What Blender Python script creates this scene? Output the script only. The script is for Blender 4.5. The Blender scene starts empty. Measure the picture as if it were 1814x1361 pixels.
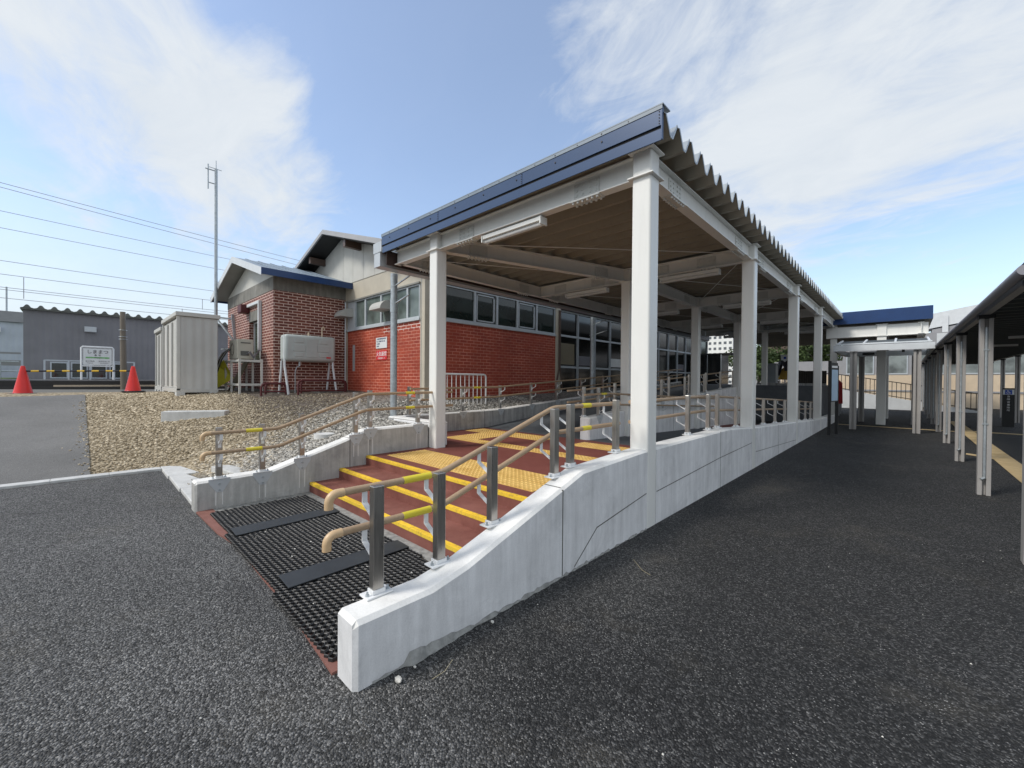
import bpy, bmesh, math, random
import numpy as np
from mathutils import Vector, Matrix
random.seed(7); RNG = np.random.default_rng(11)
SC = bpy.context.scene
COL = SC.collection

# ------------------------------------------------------------------ camera
F_PX, YAW, PITCH, ROLL, EYE = 730.483, 0.759418, -0.0089974, 0.0077916, 1.5
def cam_axes():
    fw = Vector((-math.sin(YAW)*math.cos(PITCH), math.cos(YAW)*math.cos(PITCH), math.sin(PITCH)))
    rt = Vector((math.cos(YAW), math.sin(YAW), 0)); up = rt.cross(fw)
    r = rt*math.cos(ROLL) + up*math.sin(ROLL); u = -rt*math.sin(ROLL) + up*math.cos(ROLL)
    return r, u, fw
r_, u_, f_ = cam_axes()
cd = bpy.data.cameras.new('camera'); cam = bpy.data.objects.new('camera', cd); COL.objects.link(cam)
cam.matrix_world = Matrix(((r_.x, u_.x, -f_.x, 0), (r_.y, u_.y, -f_.y, 0), (r_.z, u_.z, -f_.z, EYE), (0, 0, 0, 1)))
cd.sensor_width = 36; cd.lens = 36*F_PX/1814; cd.clip_start = 0.05; cd.clip_end = 1500
SC.camera = cam

# ------------------------------------------------------------------ light
SUN_EL, SUN_AZ = math.radians(46), math.radians(205)     # azimuth clockwise from +Y
EXPOSURE = 0.55
sl = bpy.data.lights.new('sun', 'SUN'); sl.energy = 1.75; sl.angle = math.radians(14); sl.color = (1, .955, .89)
so = bpy.data.objects.new('sun', sl); COL.objects.link(so)
sd = Vector((math.sin(SUN_AZ)*math.cos(SUN_EL), math.cos(SUN_AZ)*math.cos(SUN_EL), math.sin(SUN_EL)))
so.rotation_euler = sd.to_track_quat('Z', 'Y').to_euler(); so.location = (0, -20, 30)
SC.view_settings.view_transform = 'Standard'; SC.view_settings.look = 'None'
SC.view_settings.exposure = EXPOSURE; SC.view_settings.gamma = 1

W = bpy.data.worlds.new('World'); SC.world = W; W.use_nodes = True
def build_world():
    nt = W.node_tree; N = nt.nodes; L = nt.links; N.clear()
    out = N.new('ShaderNodeOutputWorld'); bg = N.new('ShaderNodeBackground'); bg.inputs[1].default_value = 0.125
    sky = N.new('ShaderNodeTexSky'); sky.sky_type = 'NISHITA'; sky.sun_disc = False
    sky.sun_elevation = SUN_EL; sky.sun_rotation = SUN_AZ; sky.air_density = 1.0; sky.dust_density = 1.2; sky.ozone_density = 2.0
    tc = N.new('ShaderNodeTexCoord')
    nrm = N.new('ShaderNodeVectorMath'); nrm.operation = 'NORMALIZE'; L.new(tc.outputs['Generated'], nrm.inputs[0])
    D = nrm.outputs[0]
    sep = N.new('ShaderNodeSeparateXYZ'); L.new(D, sep.inputs[0])
    def math_(op, a, b=None, c=None, clamp=False):
        m = N.new('ShaderNodeMath'); m.operation = op; m.use_clamp = clamp
        for i, v in enumerate((a, b, c)):
            if v is None: continue
            if isinstance(v, (int, float)): m.inputs[i].default_value = v
            else: L.new(v, m.inputs[i])
        return m.outputs[0]
    # cloud layer projected on a plane overhead
    zc = math_('MAXIMUM', sep.outputs[2], 0.0); zd = math_('ADD', zc, 0.16)
    px = math_('DIVIDE', sep.outputs[0], zd); py = math_('DIVIDE', sep.outputs[1], zd)
    cmb = N.new('ShaderNodeCombineXYZ'); L.new(px, cmb.inputs[0]); L.new(py, cmb.inputs[1])
    def noise(scale, detail, rough, dist, off):
        mp = N.new('ShaderNodeMapping'); mp.inputs['Location'].default_value = off
        mp.inputs['Rotation'].default_value = (0, 0, 0.5); mp.inputs['Scale'].default_value = (1, 1.75, 1)
        L.new(cmb.outputs[0], mp.inputs[0])
        n = N.new('ShaderNodeTexNoise'); n.inputs['Scale'].default_value = scale; n.inputs['Detail'].default_value = detail
        n.inputs['Roughness'].default_value = rough; n.inputs['Distortion'].default_value = dist
        L.new(mp.outputs[0], n.inputs['Vector']); return n.outputs[0]
    n1 = noise(1.15, 12, .60, .9, (3.1, 1.7, 0)); n2 = noise(3.2, 9, .66, .7, (0, 5, 0))
    # broad cloud banks by sky direction
    def lobe(x, y, width, amt):
        d = (f_*F_PX + r_*(x-907) - u_*(y-680.5)).normalized()
        dt = N.new('ShaderNodeVectorMath'); dt.operation = 'DOT_PRODUCT'; L.new(D, dt.inputs[0]); dt.inputs[1].default_value = d
        mr = N.new('ShaderNodeMapRange'); mr.interpolation_type = 'SMOOTHSTEP'
        mr.inputs['From Min'].default_value = math.cos(math.radians(width)); mr.inputs['From Max'].default_value = 1
        mr.inputs['To Min'].default_value = 0; mr.inputs['To Max'].default_value = amt
        L.new(dt.outputs['Value'], mr.inputs[0]); return mr.outputs[0]
    bank = None
    for a in ((40, 60, 24, .50), (330, 200, 20, .50), (500, 330, 15, .42), (180, 110, 12, .2), (1450, 190, 27, .70), (1180, 70, 20, .50), (1750, 90, 20, .45), (1330, 330, 12, .34), (1780, 330, 12, .15),
              (740, 60, 17, -.40), (300, 20, 9, -.3), (130, 320, 12, -.2), (1680, 470, 15, -.35), (680, 300, 12, -.35), (820, 200, 14, -.3)):
        l = lobe(*a); bank = l if bank is None else math_('ADD', bank, l)
    nn = math_('ADD', math_('MULTIPLY', math_('SUBTRACT', n1, .5), 2.3), math_('MULTIPLY', math_('SUBTRACT', n2, .5), 1.25))
    # unseen cloud cover added behind the camera to whiten the ambient light
    bk = N.new('ShaderNodeVectorMath'); bk.operation = 'DOT_PRODUCT'; L.new(D, bk.inputs[0]); bk.inputs[1].default_value = f_
    br = N.new('ShaderNodeMapRange'); br.interpolation_type = 'SMOOTHSTEP'; br.inputs['From Min'].default_value = .45; br.inputs['From Max'].default_value = -.1
    br.inputs['To Max'].default_value = 1.1; L.new(bk.outputs['Value'], br.inputs[0])
    v = math_('ADD', math_('ADD', math_('ADD', bank, br.outputs[0]), nn), -.02)
    cl = N.new('ShaderNodeMapRange'); cl.interpolation_type = 'SMOOTHSTEP'; cl.inputs['From Min'].default_value = 0.0
    cl.inputs['From Max'].default_value = 1.25; cl.inputs['To Max'].default_value = .93; L.new(v, cl.inputs[0])
    # thin veil that thickens to the horizon
    hz = N.new('ShaderNodeMapRange'); hz.inputs['From Min'].default_value = 0.0; hz.inputs['From Max'].default_value = .42
    hz.inputs['To Min'].default_value = .8; hz.inputs['To Max'].default_value = .0; hz.interpolation_type = 'SMOOTHSTEP'; L.new(sep.outputs[2], hz.inputs[0])
    left = lobe(-250, 560, 52, .55)
    veil = math_('MAXIMUM', math_('MULTIPLY', hz.outputs[0], math_('ADD', left, .55)), .16, clamp=True)
    mask = math_('MAXIMUM', cl.outputs[0], veil)
    mask2 = math_('ADD', mask, math_('MULTIPLY', math_('MULTIPLY', cl.outputs[0], veil), .2), clamp=True)
    cc = N.new('ShaderNodeMix'); cc.data_type = 'RGBA'; cc.inputs[6].default_value = (3.7, 4.05, 4.45, 1); cc.inputs[7].default_value = (4.75, 4.95, 5.1, 1)
    L.new(n2, cc.inputs[0])
    tint = N.new('ShaderNodeMix'); tint.data_type = 'RGBA'; tint.blend_type = 'MULTIPLY'; tint.inputs[0].default_value = 1
    tint.inputs[7].default_value = (1.30, 1.30, 1.30, 1); L.new(sky.outputs[0], tint.inputs[6])
    mx = N.new('ShaderNodeMix'); mx.data_type = 'RGBA'
    L.new(mask2, mx.inputs[0]); L.new(tint.outputs[2], mx.inputs[6]); L.new(cc.outputs[2], mx.inputs[7])
    L.new(mx.outputs[2], bg.inputs[0]); L.new(bg.outputs[0], out.inputs[0])
build_world()

# ------------------------------------------------------------------ materials
M = {}
class NB:
    """small node helper around one material"""
    def __init__(s, name, rough=.7, metal=0, spec=.5):
        s.m = bpy.data.materials.new(name); s.m.use_nodes = True; s.nt = s.m.node_tree; s.N = s.nt.nodes; s.L = s.nt.links
        s.p = s.N['Principled BSDF']; s.p.inputs['Roughness'].default_value = rough; s.p.inputs['Metallic'].default_value = metal
        s.p.inputs['Specular IOR Level'].default_value = spec
        s.tc = s.N.new('ShaderNodeTexCoord'); M[name] = s.m
    def mapv(s, scale=(1, 1, 1), loc=(0, 0, 0)):
        m = s.N.new('ShaderNodeMapping'); m.inputs['Scale'].default_value = scale; m.inputs['Location'].default_value = loc
        s.L.new(s.tc.outputs['Object'], m.inputs[0]); return m.outputs[0]
    def noise(s, scale, detail=4, rough=.55, vec=None, dist=0):
        n = s.N.new('ShaderNodeTexNoise'); n.inputs['Scale'].default_value = scale; n.inputs['Detail'].default_value = detail
        n.inputs['Roughness'].default_value = rough; n.inputs['Distortion'].default_value = dist
        s.L.new(vec if vec else s.tc.outputs['Object'], n.inputs['Vector']); return n.outputs[0]
    def vor(s, scale, out='Color', vec=None, feature='F1'):
        n = s.N.new('ShaderNodeTexVoronoi'); n.inputs['Scale'].default_value = scale; n.feature = feature
        s.L.new(vec if vec else s.tc.outputs['Object'], n.inputs['Vector']); return n.outputs[out]
    def ramp(s, fac, pts, interp='LINEAR'):
        r = s.N.new('ShaderNodeValToRGB'); r.color_ramp.interpolation = interp; e = r.color_ramp.elements
        while len(e) < len(pts): e.new(.5)
        for q, (p, c) in zip(e, pts):
            q.position = p; q.color = (c, c, c, 1) if isinstance(c, (int, float)) else (*c, 1)
        s.L.new(fac, r.inputs[0]); return r.outputs[0]
    def mix(s, fac, a, b, mode='MIX'):
        m = s.N.new('ShaderNodeMix'); m.data_type = 'RGBA'; m.blend_type = mode
        for i, v in ((0, fac), (6, a), (7, b)):
            if isinstance(v, (int, float)): m.inputs[i].default_value = v if i == 0 else (v, v, v, 1)
            elif isinstance(v, tuple): m.inputs[i].default_value = (*v, 1)
            else: s.L.new(v, m.inputs[i])
        return m.outputs[2]
    def math(s, op, a, b=0, clamp=False):
        m = s.N.new('ShaderNodeMath'); m.operation = op; m.use_clamp = clamp
        for i, v in ((0, a), (1, b)):
            if isinstance(v, (int, float)): m.inputs[i].default_value = v
            else: s.L.new(v, m.inputs[i])
        return m.outputs[0]
    def base(s, c):
        if isinstance(c, tuple): s.p.inputs['Base Color'].default_value = (*c, 1)
        else: s.L.new(c, s.p.inputs['Base Color'])
        return s
    def rough(s, v): s.L.new(v, s.p.inputs['Roughness']); return s
    def bump(s, h, strength=.3, dist=.01):
        b = s.N.new('ShaderNodeBump'); b.inputs['Strength'].default_value = strength; b.inputs['Distance'].default_value = dist
        s.L.new(h, b.inputs['Height'])
        if s.p.inputs['Normal'].is_linked: s.L.new(s.p.inputs['Normal'].links[0].from_socket, b.inputs['Normal'])
        s.L.new(b.outputs[0], s.p.inputs['Normal']); return s

def sc_(c, k): return tuple(min(1, x*k) for x in c)
def plain(name, c, rough=.6, metal=0, var=.12, nscale=3, bump=0, spec=.5):
    b = NB(name, rough, metal, spec)
    n = b.noise(nscale, 6, .6)
    b.base(b.mix(b.ramp(n, [(.3, 0), (.7, 1)]), sc_(c, 1-var), sc_(c, 1+var)))
    if bump: b.bump(b.noise(60, 3), bump, .003)
    return b.m
def asphalt(name, dark, light, speck, scale=95, patch=.25):
    b = NB(name, .82, 0, .35)
    cell = b.vor(scale, 'Color'); g = b.N.new('ShaderNodeSeparateColor'); b.L.new(cell, g.inputs[0])
    c1 = b.ramp(g.outputs[0], [(0, dark), (.55, tuple((a+c)/2 for a, c in zip(dark, light))), (.93, light), (1, light)])
    c2 = b.vor(scale*2.1, 'Color'); g2 = b.N.new('ShaderNodeSeparateColor'); b.L.new(c2, g2.inputs[0])
    st = b.ramp(g2.outputs[1], [(.0, 0), (.972, 0), (.98, 1), (1, 1)])
    st = b.math('MULTIPLY', st, b.ramp(b.noise(7, 2), [(.45, .2), (.6, 1)]))
    col = b.mix(st, c1, speck)
    big = b.ramp(b.noise(.55, 6, .6), [(.3, 1-patch), (.7, 1+patch)])
    col = b.mix(1, col, b.mix(0, big, big), 'MULTIPLY')
    fine = b.ramp(b.noise(260, 2), [(.3, .7), (.7, 1.25)])
    col = b.mix(1, col, fine, 'MULTIPLY'); b.base(col)
    d = b.vor(scale, 'Distance'); h = b.math('ADD', b.math('MULTIPLY', d, -1.0), b.math('MULTIPLY', g.outputs[2], .7))
    b.bump(h, .75, .006); b.bump(b.noise(1.1, 5), .25, .03)
    return b.m
def concrete(name, c, streak=.35, dirt=.5, rough=.75):
    b = NB(name, rough, 0, .3)
    v = b.mapv((3.2, 3.2, .35)); s1 = b.ramp(b.noise(3.0, 7, .65, v), [(.32, 1-streak), (.62, 1.05)])
    s2 = b.ramp(b.noise(1.5, 8, .7), [(.3, 1-dirt*.4), (.65, 1.06)])
    pits = b.ramp(b.vor(46, 'Distance'), [(.0, .55), (.07, 1), (1, 1)])
    pm = b.ramp(b.noise(5, 2), [(.52, 1), (.6, 0)])
    pits = b.mix(pm, pits, 1.0)
    pt = b.ramp(b.noise(.9, 9, .72, b.mapv((1, 1, 1.3), (7, 3, 1)), .6), [(.5, 1), (.56, 1-dirt*.22), (.63, 1-dirt*.08), (.7, 1-dirt*.3)])
    s1 = b.mix(1, s1, pt, 'MULTIPLY')
    fine = b.ramp(b.noise(120, 3), [(.25, .93), (.75, 1.06)])
    col = b.mix(1, s1, s2, 'MULTIPLY'); col = b.mix(1, col, pits, 'MULTIPLY'); col = b.mix(1, col, fine, 'MULTIPLY')
    b.base(b.mix(1, col, c, 'MULTIPLY')); b.bump(b.noise(45, 5, .6), .25, .003); b.bump(b.noise(4, 4), .2, .008)
    return b.m
def brick(name, c1, c2, mortar, msize=.014, rough=.6, mvar=None, patch=None):
    b = NB(name, rough, 0, .4)
    sx = b.N.new('ShaderNodeSeparateXYZ'); b.L.new(b.tc.outputs['Object'], sx.inputs[0])
    h = b.math('ADD', sx.outputs[0], sx.outputs[1]); cb = b.N.new('ShaderNodeCombineXYZ')
    b.L.new(h, cb.inputs[0]); b.L.new(sx.outputs[2], cb.inputs[1])
    t = b.N.new('ShaderNodeTexBrick'); b.L.new(cb.outputs[0], t.inputs['Vector'])
    t.inputs['Scale'].default_value = 1; t.inputs['Brick Width'].default_value = .245; t.inputs['Row Height'].default_value = .083
    t.inputs['Mortar Size'].default_value = msize/2; t.inputs['Mortar Smooth'].default_value = .15; t.inputs['Bias'].default_value = 0
    t.inputs['Color1'].default_value = (*c1, 1); t.inputs['Color2'].default_value = (*c2, 1)
    mcol = mortar
    if mvar: mcol = b.mix(b.ramp(b.noise(1.6, 5, .7), [(.42, 0), (.62, 1)]), mortar, mvar)
    if patch:
        z = b.math('GREATER_THAN', sx.outputs[2], patch[0]); x = b.math('GREATER_THAN', sx.outputs[0], patch[1])
        y = b.math('LESS_THAN', sx.outputs[1], patch[2])
        pk = b.math('MULTIPLY', b.math('MULTIPLY', z, x), y)
        pk = b.math('MULTIPLY', pk, b.ramp(b.noise(9, 2), [(.38, 0), (.42, 1)]))
        mcol = b.mix(pk, mcol, patch[3])
    if isinstance(mcol, tuple): t.inputs['Mortar'].default_value = (*mcol, 1)
    else: b.L.new(mcol, t.inputs['Mortar'])
    grime = b.ramp(b.noise(.9, 8, .65), [(.3, .78), (.7, 1.12)])
    b.base(b.mix(1, t.outputs[0], grime, 'MULTIPLY'))
    b.bump(b.math('SUBTRACT', 1, t.outputs['Fac']), .5, .006); b.bump(b.noise(70, 3), .15, .003)
    return b.m
def glass_dark(name, c=(.012, .018, .018), rough=.06, blot=0):
    b = NB(name, rough, 0, .6); b.base(b.mix(b.ramp(b.noise(1.3, 3), [(.35, 0), (.65, 1)]), sc_(c, .6), sc_(c, 1.6 + blot)))
    b.bump(b.noise(1.6, 2), .06, .02); return b.m
def ribbed(name, c, axis, pitch, rough=.5, strength=.6):
    b = NB(name, rough, 0, .4)
    sx = b.N.new('ShaderNodeSeparateXYZ'); b.L.new(b.tc.outputs['Object'], sx.inputs[0])
    w = b.math('SINE', b.math('MULTIPLY', sx.outputs[axis], 2*math.pi/pitch))
    b.bump(w, strength, pitch*.08); n = b.ramp(b.noise(1.2, 6), [(.3, .9), (.7, 1.08)])
    b.base(b.mix(1, c, n, 'MULTIPLY')); return b.m

def forecourt():
    b = NB('asphalt', .8, 0, .4)
    sx = b.N.new('ShaderNodeSeparateXYZ'); b.L.new(b.tc.outputs['Object'], sx.inputs[0])
    def cells(scale, o):
        g = b.N.new('ShaderNodeSeparateColor'); b.L.new(b.vor(scale, 'Color'), g.inputs[0]); return g.outputs[o]
    a1 = cells(106, 0); a2 = cells(200, 1)
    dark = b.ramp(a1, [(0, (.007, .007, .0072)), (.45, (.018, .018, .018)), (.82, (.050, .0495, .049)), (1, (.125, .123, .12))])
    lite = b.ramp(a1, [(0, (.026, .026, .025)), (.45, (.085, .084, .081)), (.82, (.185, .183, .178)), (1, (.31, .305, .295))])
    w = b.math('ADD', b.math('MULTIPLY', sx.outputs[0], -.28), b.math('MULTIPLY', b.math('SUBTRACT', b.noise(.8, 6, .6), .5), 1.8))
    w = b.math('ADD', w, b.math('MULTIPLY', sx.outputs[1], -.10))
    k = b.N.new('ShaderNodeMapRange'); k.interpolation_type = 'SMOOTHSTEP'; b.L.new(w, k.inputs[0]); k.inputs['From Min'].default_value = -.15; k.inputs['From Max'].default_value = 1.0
    c = b.mix(k.outputs[0], dark, lite)  # grazing-angle reflection painted into the colour: paler asphalt towards the left
    st = b.math('MULTIPLY', b.ramp(a2, [(0, 0), (.974, 0), (.982, 1), (1, 1)]), b.ramp(b.noise(5, 3, .7), [(.4, .12), (.62, .9)]))
    c = b.mix(st, c, (.46, .45, .43))
    big = b.ramp(b.noise(.45, 7, .62), [(.3, .78), (.7, 1.25)]); c = b.mix(1, c, big, 'MULTIPLY')
    oil = b.ramp(b.noise(1.7, 3, .5), [(.68, 1), (.74, .72)]); c = b.mix(1, c, oil, 'MULTIPLY')
    dust = b.ramp(b.noise(.9, 8, .7, b.mapv((1, 1, 1), (4, 9, 0))), [(.55, 0), (.72, .22)]); c = b.mix(dust, c, (.20, .175, .13))
    b.base(c); h = b.math('ADD', b.math('MULTIPLY', b.vor(106, 'Distance'), -1.2), b.math('MULTIPLY', a1, .8))
    b.bump(h, 1.0, .011); b.bump(b.noise(1.1, 5), .25, .03)
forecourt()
asphalt('old_asphalt', (.155, .152, .145), (.235, .23, .22), (.34, .34, .33), 150, .2)
concrete('concrete', (.79, .79, .79), .17, .42)
concrete('concrete_top', (.80, .79, .76), .05, .3)
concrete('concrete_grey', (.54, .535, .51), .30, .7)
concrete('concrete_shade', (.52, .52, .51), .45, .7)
concrete('curb_concrete', (.62, .62, .60), .1, .5)
concrete('rough_concrete', (.27, .265, .24), .3, .6)
brick('brick_red', (.42, .072, .035), (.33, .05, .028), (.66, .27, .19), .017, .5, (.44, .12, .075), (1.78, 2.6, -5.9, (.85, .72, .66)))
brick('brick_brown', (.20, .055, .035), (.14, .038, .028), (.74, .56, .48), .021, .6, (.60, .42, .35))
b = NB('steel_white', .38, 0, .45); v = b.mapv((5, 5, .5)); w = b.ramp(b.noise(2.2, 7, .68, v), [(.30, .95), (.5, 1.0)]); w2 = b.ramp(b.noise(2.0, 8, .7), [(.3, .97), (.6, 1.0)])
b.base(b.mix(1, b.mix(1, w, w2, 'MULTIPLY'), (.82, .82, .785), 'MULTIPLY')); b.bump(b.noise(9, 4), .05, .01)
plain('steel_white_bolt', (.66, .67, .64), .5, 0, .05)
plain('white_paint', (.78, .79, .79), .4, 0, .05)
plain('blue_fascia', (.045, .082, .165), .28, .15, .06, .8)
plain('blue_deep', (.010, .042, .14), .32, 0, .1)
plain('blue_roof', (.22, .27, .32), .42, .0, .15, 1.5)
plain('black_gap', (.012, .012, .014), .8)
plain('roof_under', (.29, .26, .205), .6, 0, .12, 2)
plain('roof_top', (.42, .45, .46), .35, .5, .1, 2)
plain('gutter_grey', (.50, .53, .55), .4, .1, .06)
plain('galv', (.42, .46, .48), .42, .55, .18, 14)
b = NB('stainless', .33, 1); v = b.mapv((30, 30, 1.2)); b.base(b.mix(b.noise(6, 4, .6, v), (.33, .31, .285), (.52, .50, .47))); b.rough(b.ramp(b.noise(5, 3, .6, v), [(.3, .26), (.7, .42)]))
b = NB('rail_wood', .42, 0, .45); v = b.mapv((2, 2, 2)); b.base(b.mix(b.noise(24, 5, .6, v), (.34, .235, .145), (.46, .335, .215)))
plain('rail_elbow', (.60, .42, .24), .4, 0, .05)
plain('tape_yellow', (.74, .62, .045), .45, 0, .06)
b = NB('nosing', .6, 0, .35); w = b.ramp(b.noise(28, 7, .72), [(.36, 0), (.5, 1)]); w2 = b.ramp(b.noise(2.5, 5, .6), [(.3, .8), (.65, 1.05)]); b.base(b.mix(1, b.mix(w, (.55, .38, .07), (.84, .57, .05)), w2, 'MULTIPLY')); b.bump(b.noise(80, 3), .3, .002)
b = NB('step_red', .72, 0, .3)
n = b.ramp(b.noise(2.1, 7, .7), [(.35, 0), (.65, 1)]); c = b.mix(n, (.155, .052, .040), (.25, .10, .078))
sp = b.ramp(b.vor(150, 'Distance'), [(0, 1), (.12, 0), (1, 0)]); c = b.mix(b.math('MULTIPLY', sp, .35), c, (.5, .42, .38)); b.base(c); b.bump(b.noise(220, 2), .4, .002)
b = NB('landing_red', .7, 0, .3); c = b.mix(b.ramp(b.noise(1.2, 6, .7), [(.3, 0), (.7, 1)]), (.155, .045, .036), (.215, .072, .056)); b.base(c); b.bump(b.noise(220, 2), .4, .002)
plain('ramp_grey', (.085, .094, .104), .7, 0, .18, 4, .3)
b = NB('tactile', .5, 0, .4); c = b.mix(b.ramp(b.noise(5, 6, .7), [(.35, 0), (.7, 1)]), (.60, .36, .09), (.80, .54, .18)); b.base(c)
b = NB('tactile_pale', .7, 0, .3); b.base(b.mix(b.ramp(b.noise(3, 6, .7), [(.35, 0), (.7, 1)]), (.46, .34, .17), (.62, .48, .27)))
plain('rubber', (.022, .022, .0225), .42, 0, .3, 20)
plain('rubber_strip', (.030, .034, .038), .55, 0, .25, 5)
b = NB('pad_red', .85, 0, .2); b.base(b.mix(b.noise(9, 5), (.17, .075, .06), (.30, .15, .125))); b.bump(b.noise(120, 2), .4, .003)
plain('pad_grey', (.27, .27, .255), .9, 0, .35, 18, .4)
for nm, c in (('cone_red', (.66, .022, .018)), ('bar_yellow', (.75, .48, .03)), ('bar_black', (.015, .013, .02)), ('sign_white', (.74, .76, .76)), ('sign_red', (.62, .03, .04)),
              ('ink', (.03, .03, .04)), ('ink_blue', (.10, .13, .22)), ('ink_grey', (.16, .16, .18)), ('text_white', (.85, .85, .85)), ('band_green', (.16, .45, .14)), ('sign_blue', (.015, .07, .42)), ('map_blue', (.42, .58, .74)),
              ('frame_black', (.012, .013, .014)), ('shed_beige', (.54, .535, .50)), ('shed_trim', (.36, .36, .34)), ('tank_grey', (.43, .47, .455)), ('ac_beige', (.46, .45, .38)),
              ('ac_dark', (.10, .10, .09)), ('hood_metal', (.46, .46, .43)), ('maroon', (.085, .012, .014)), ('window_alu', (.46, .50, .53)), ('beige_wall', (.52, .475, .385)),
              ('siding', (.55, .545, .50)), ('soffit_dark', (.010, .009, .008)), ('soffit_grey', (.25, .25, .225)), ('rake_grey', (.38, .38, .385)), ('rake_white', (.62, .65, .67)), ('brown_eave', (.055, .032, .026)),
              ('yellow_plastic', (.62, .58, .05)), ('wood_old', (.20, .17, .11)), ('pole_wood', (.18, .15, .115)), ('post_grey', (.36, .345, .33)), ('shelter_dark', (.075, .085, .085)),
              ('shelter_edge', (.26, .26, .29)), ('cream', (.62, .50, .36)), ('far_white', (.60, .62, .63)), ('far_grey', (.30, .30, .31)), ('fence_dark', (.03, .028, .026)), ('wire_grey', (.36, .37, .40)),
              ('red_cloth', (.55, .03, .04)), ('machine_yellow', (.45, .27, .03)), ('box_grey', (.30, .33, .34)), ('apartment_wall', (.72, .72, .68)), ('apartment_window', (.10, .11, .12)),
              ('lamp_white', (.78, .79, .76)), ('lens_clear', (.62, .62, .60)), ('bark', (.10, .08, .06)), ('stone_white', (.62, .60, .55)), ('lime', (.66, .66, .64)), ('brown_pipe', (.10, .065, .05)), ('platform_edge', (.030, .028, .026)), ('straw', (.5, .43, .27)), ('skin_dark', (.02, .02, .02))):
    plain(nm, c, .5, 0, .07)
M['cone_red'].node_tree.nodes['Principled BSDF'].inputs['Roughness'].default_value = .3
ribbed('prefab_grey', (.21, .208, .222), 1, .22, .45, .35)
ribbed('prefab_white', (.50, .54, .60), 1, .3, .5, .3)
ribbed('shed_ribbed', (.50, .50, .48), 1, .2, .4, .35)
plain('prefab_roof', (.13, .135, .12), .5, .1, .12)
glass_dark('glass', (.014, .022, .020)); glass_dark('glass_hall', (.004, .005, .005), .12); glass_dark('glass_gable', (.11, .14, .13), .15); glass_dark('glass_green', (.05, .07, .055), .12)
glass_dark('glass_frosted', (.16, .18, .175), .35)
b = NB('leaves', .6, 0, .3); b.base(b.mix(b.noise(1.5, 4), (.018, .035, .012), (.09, .13, .035)))
b = NB('grass', .8, 0, .2); b.base(b.mix(b.noise(2.5, 6), (.05, .09, .03), (.12, .16, .06)))

# gravel ground, coloured by place: tan by the path, grey by the wall, dark earth by the building
b = NB('gravel_ground', .9, 0, .2)
sx = b.N.new('ShaderNodeSeparateXYZ'); b.L.new(b.tc.outputs['Object'], sx.inputs[0])
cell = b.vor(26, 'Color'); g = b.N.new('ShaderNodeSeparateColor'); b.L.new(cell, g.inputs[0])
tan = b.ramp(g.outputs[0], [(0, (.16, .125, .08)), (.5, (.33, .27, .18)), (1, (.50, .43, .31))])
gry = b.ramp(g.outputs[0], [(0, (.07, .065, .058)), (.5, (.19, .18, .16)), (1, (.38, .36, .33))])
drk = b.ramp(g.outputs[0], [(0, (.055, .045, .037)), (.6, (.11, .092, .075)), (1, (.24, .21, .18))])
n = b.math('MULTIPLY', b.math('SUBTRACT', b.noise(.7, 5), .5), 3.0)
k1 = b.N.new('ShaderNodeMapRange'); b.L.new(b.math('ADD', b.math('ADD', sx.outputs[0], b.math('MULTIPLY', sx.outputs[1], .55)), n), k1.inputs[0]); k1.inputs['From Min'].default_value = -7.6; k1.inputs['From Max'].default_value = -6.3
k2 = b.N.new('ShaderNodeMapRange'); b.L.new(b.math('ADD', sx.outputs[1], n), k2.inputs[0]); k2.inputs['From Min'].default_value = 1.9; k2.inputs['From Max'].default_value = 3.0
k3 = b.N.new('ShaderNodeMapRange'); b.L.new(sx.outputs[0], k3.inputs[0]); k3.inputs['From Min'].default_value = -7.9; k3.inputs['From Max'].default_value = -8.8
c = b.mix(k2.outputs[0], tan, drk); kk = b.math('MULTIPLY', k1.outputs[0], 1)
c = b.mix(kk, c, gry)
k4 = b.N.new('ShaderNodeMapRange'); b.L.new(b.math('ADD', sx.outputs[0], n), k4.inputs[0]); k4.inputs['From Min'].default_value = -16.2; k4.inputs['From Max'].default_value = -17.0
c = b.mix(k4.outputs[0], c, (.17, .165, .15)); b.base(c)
b.bump(b.vor(26, 'Distance'), .8, .02); b.bump(b.noise(2, 5), .3, .05)
b = NB('pebbles', .8, 0, .3); at = b.N.new('ShaderNodeAttribute'); at.attribute_name = 'tone'; b.base(at.outputs[0]); b.bump(b.noise(90, 2), .3, .003)

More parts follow.
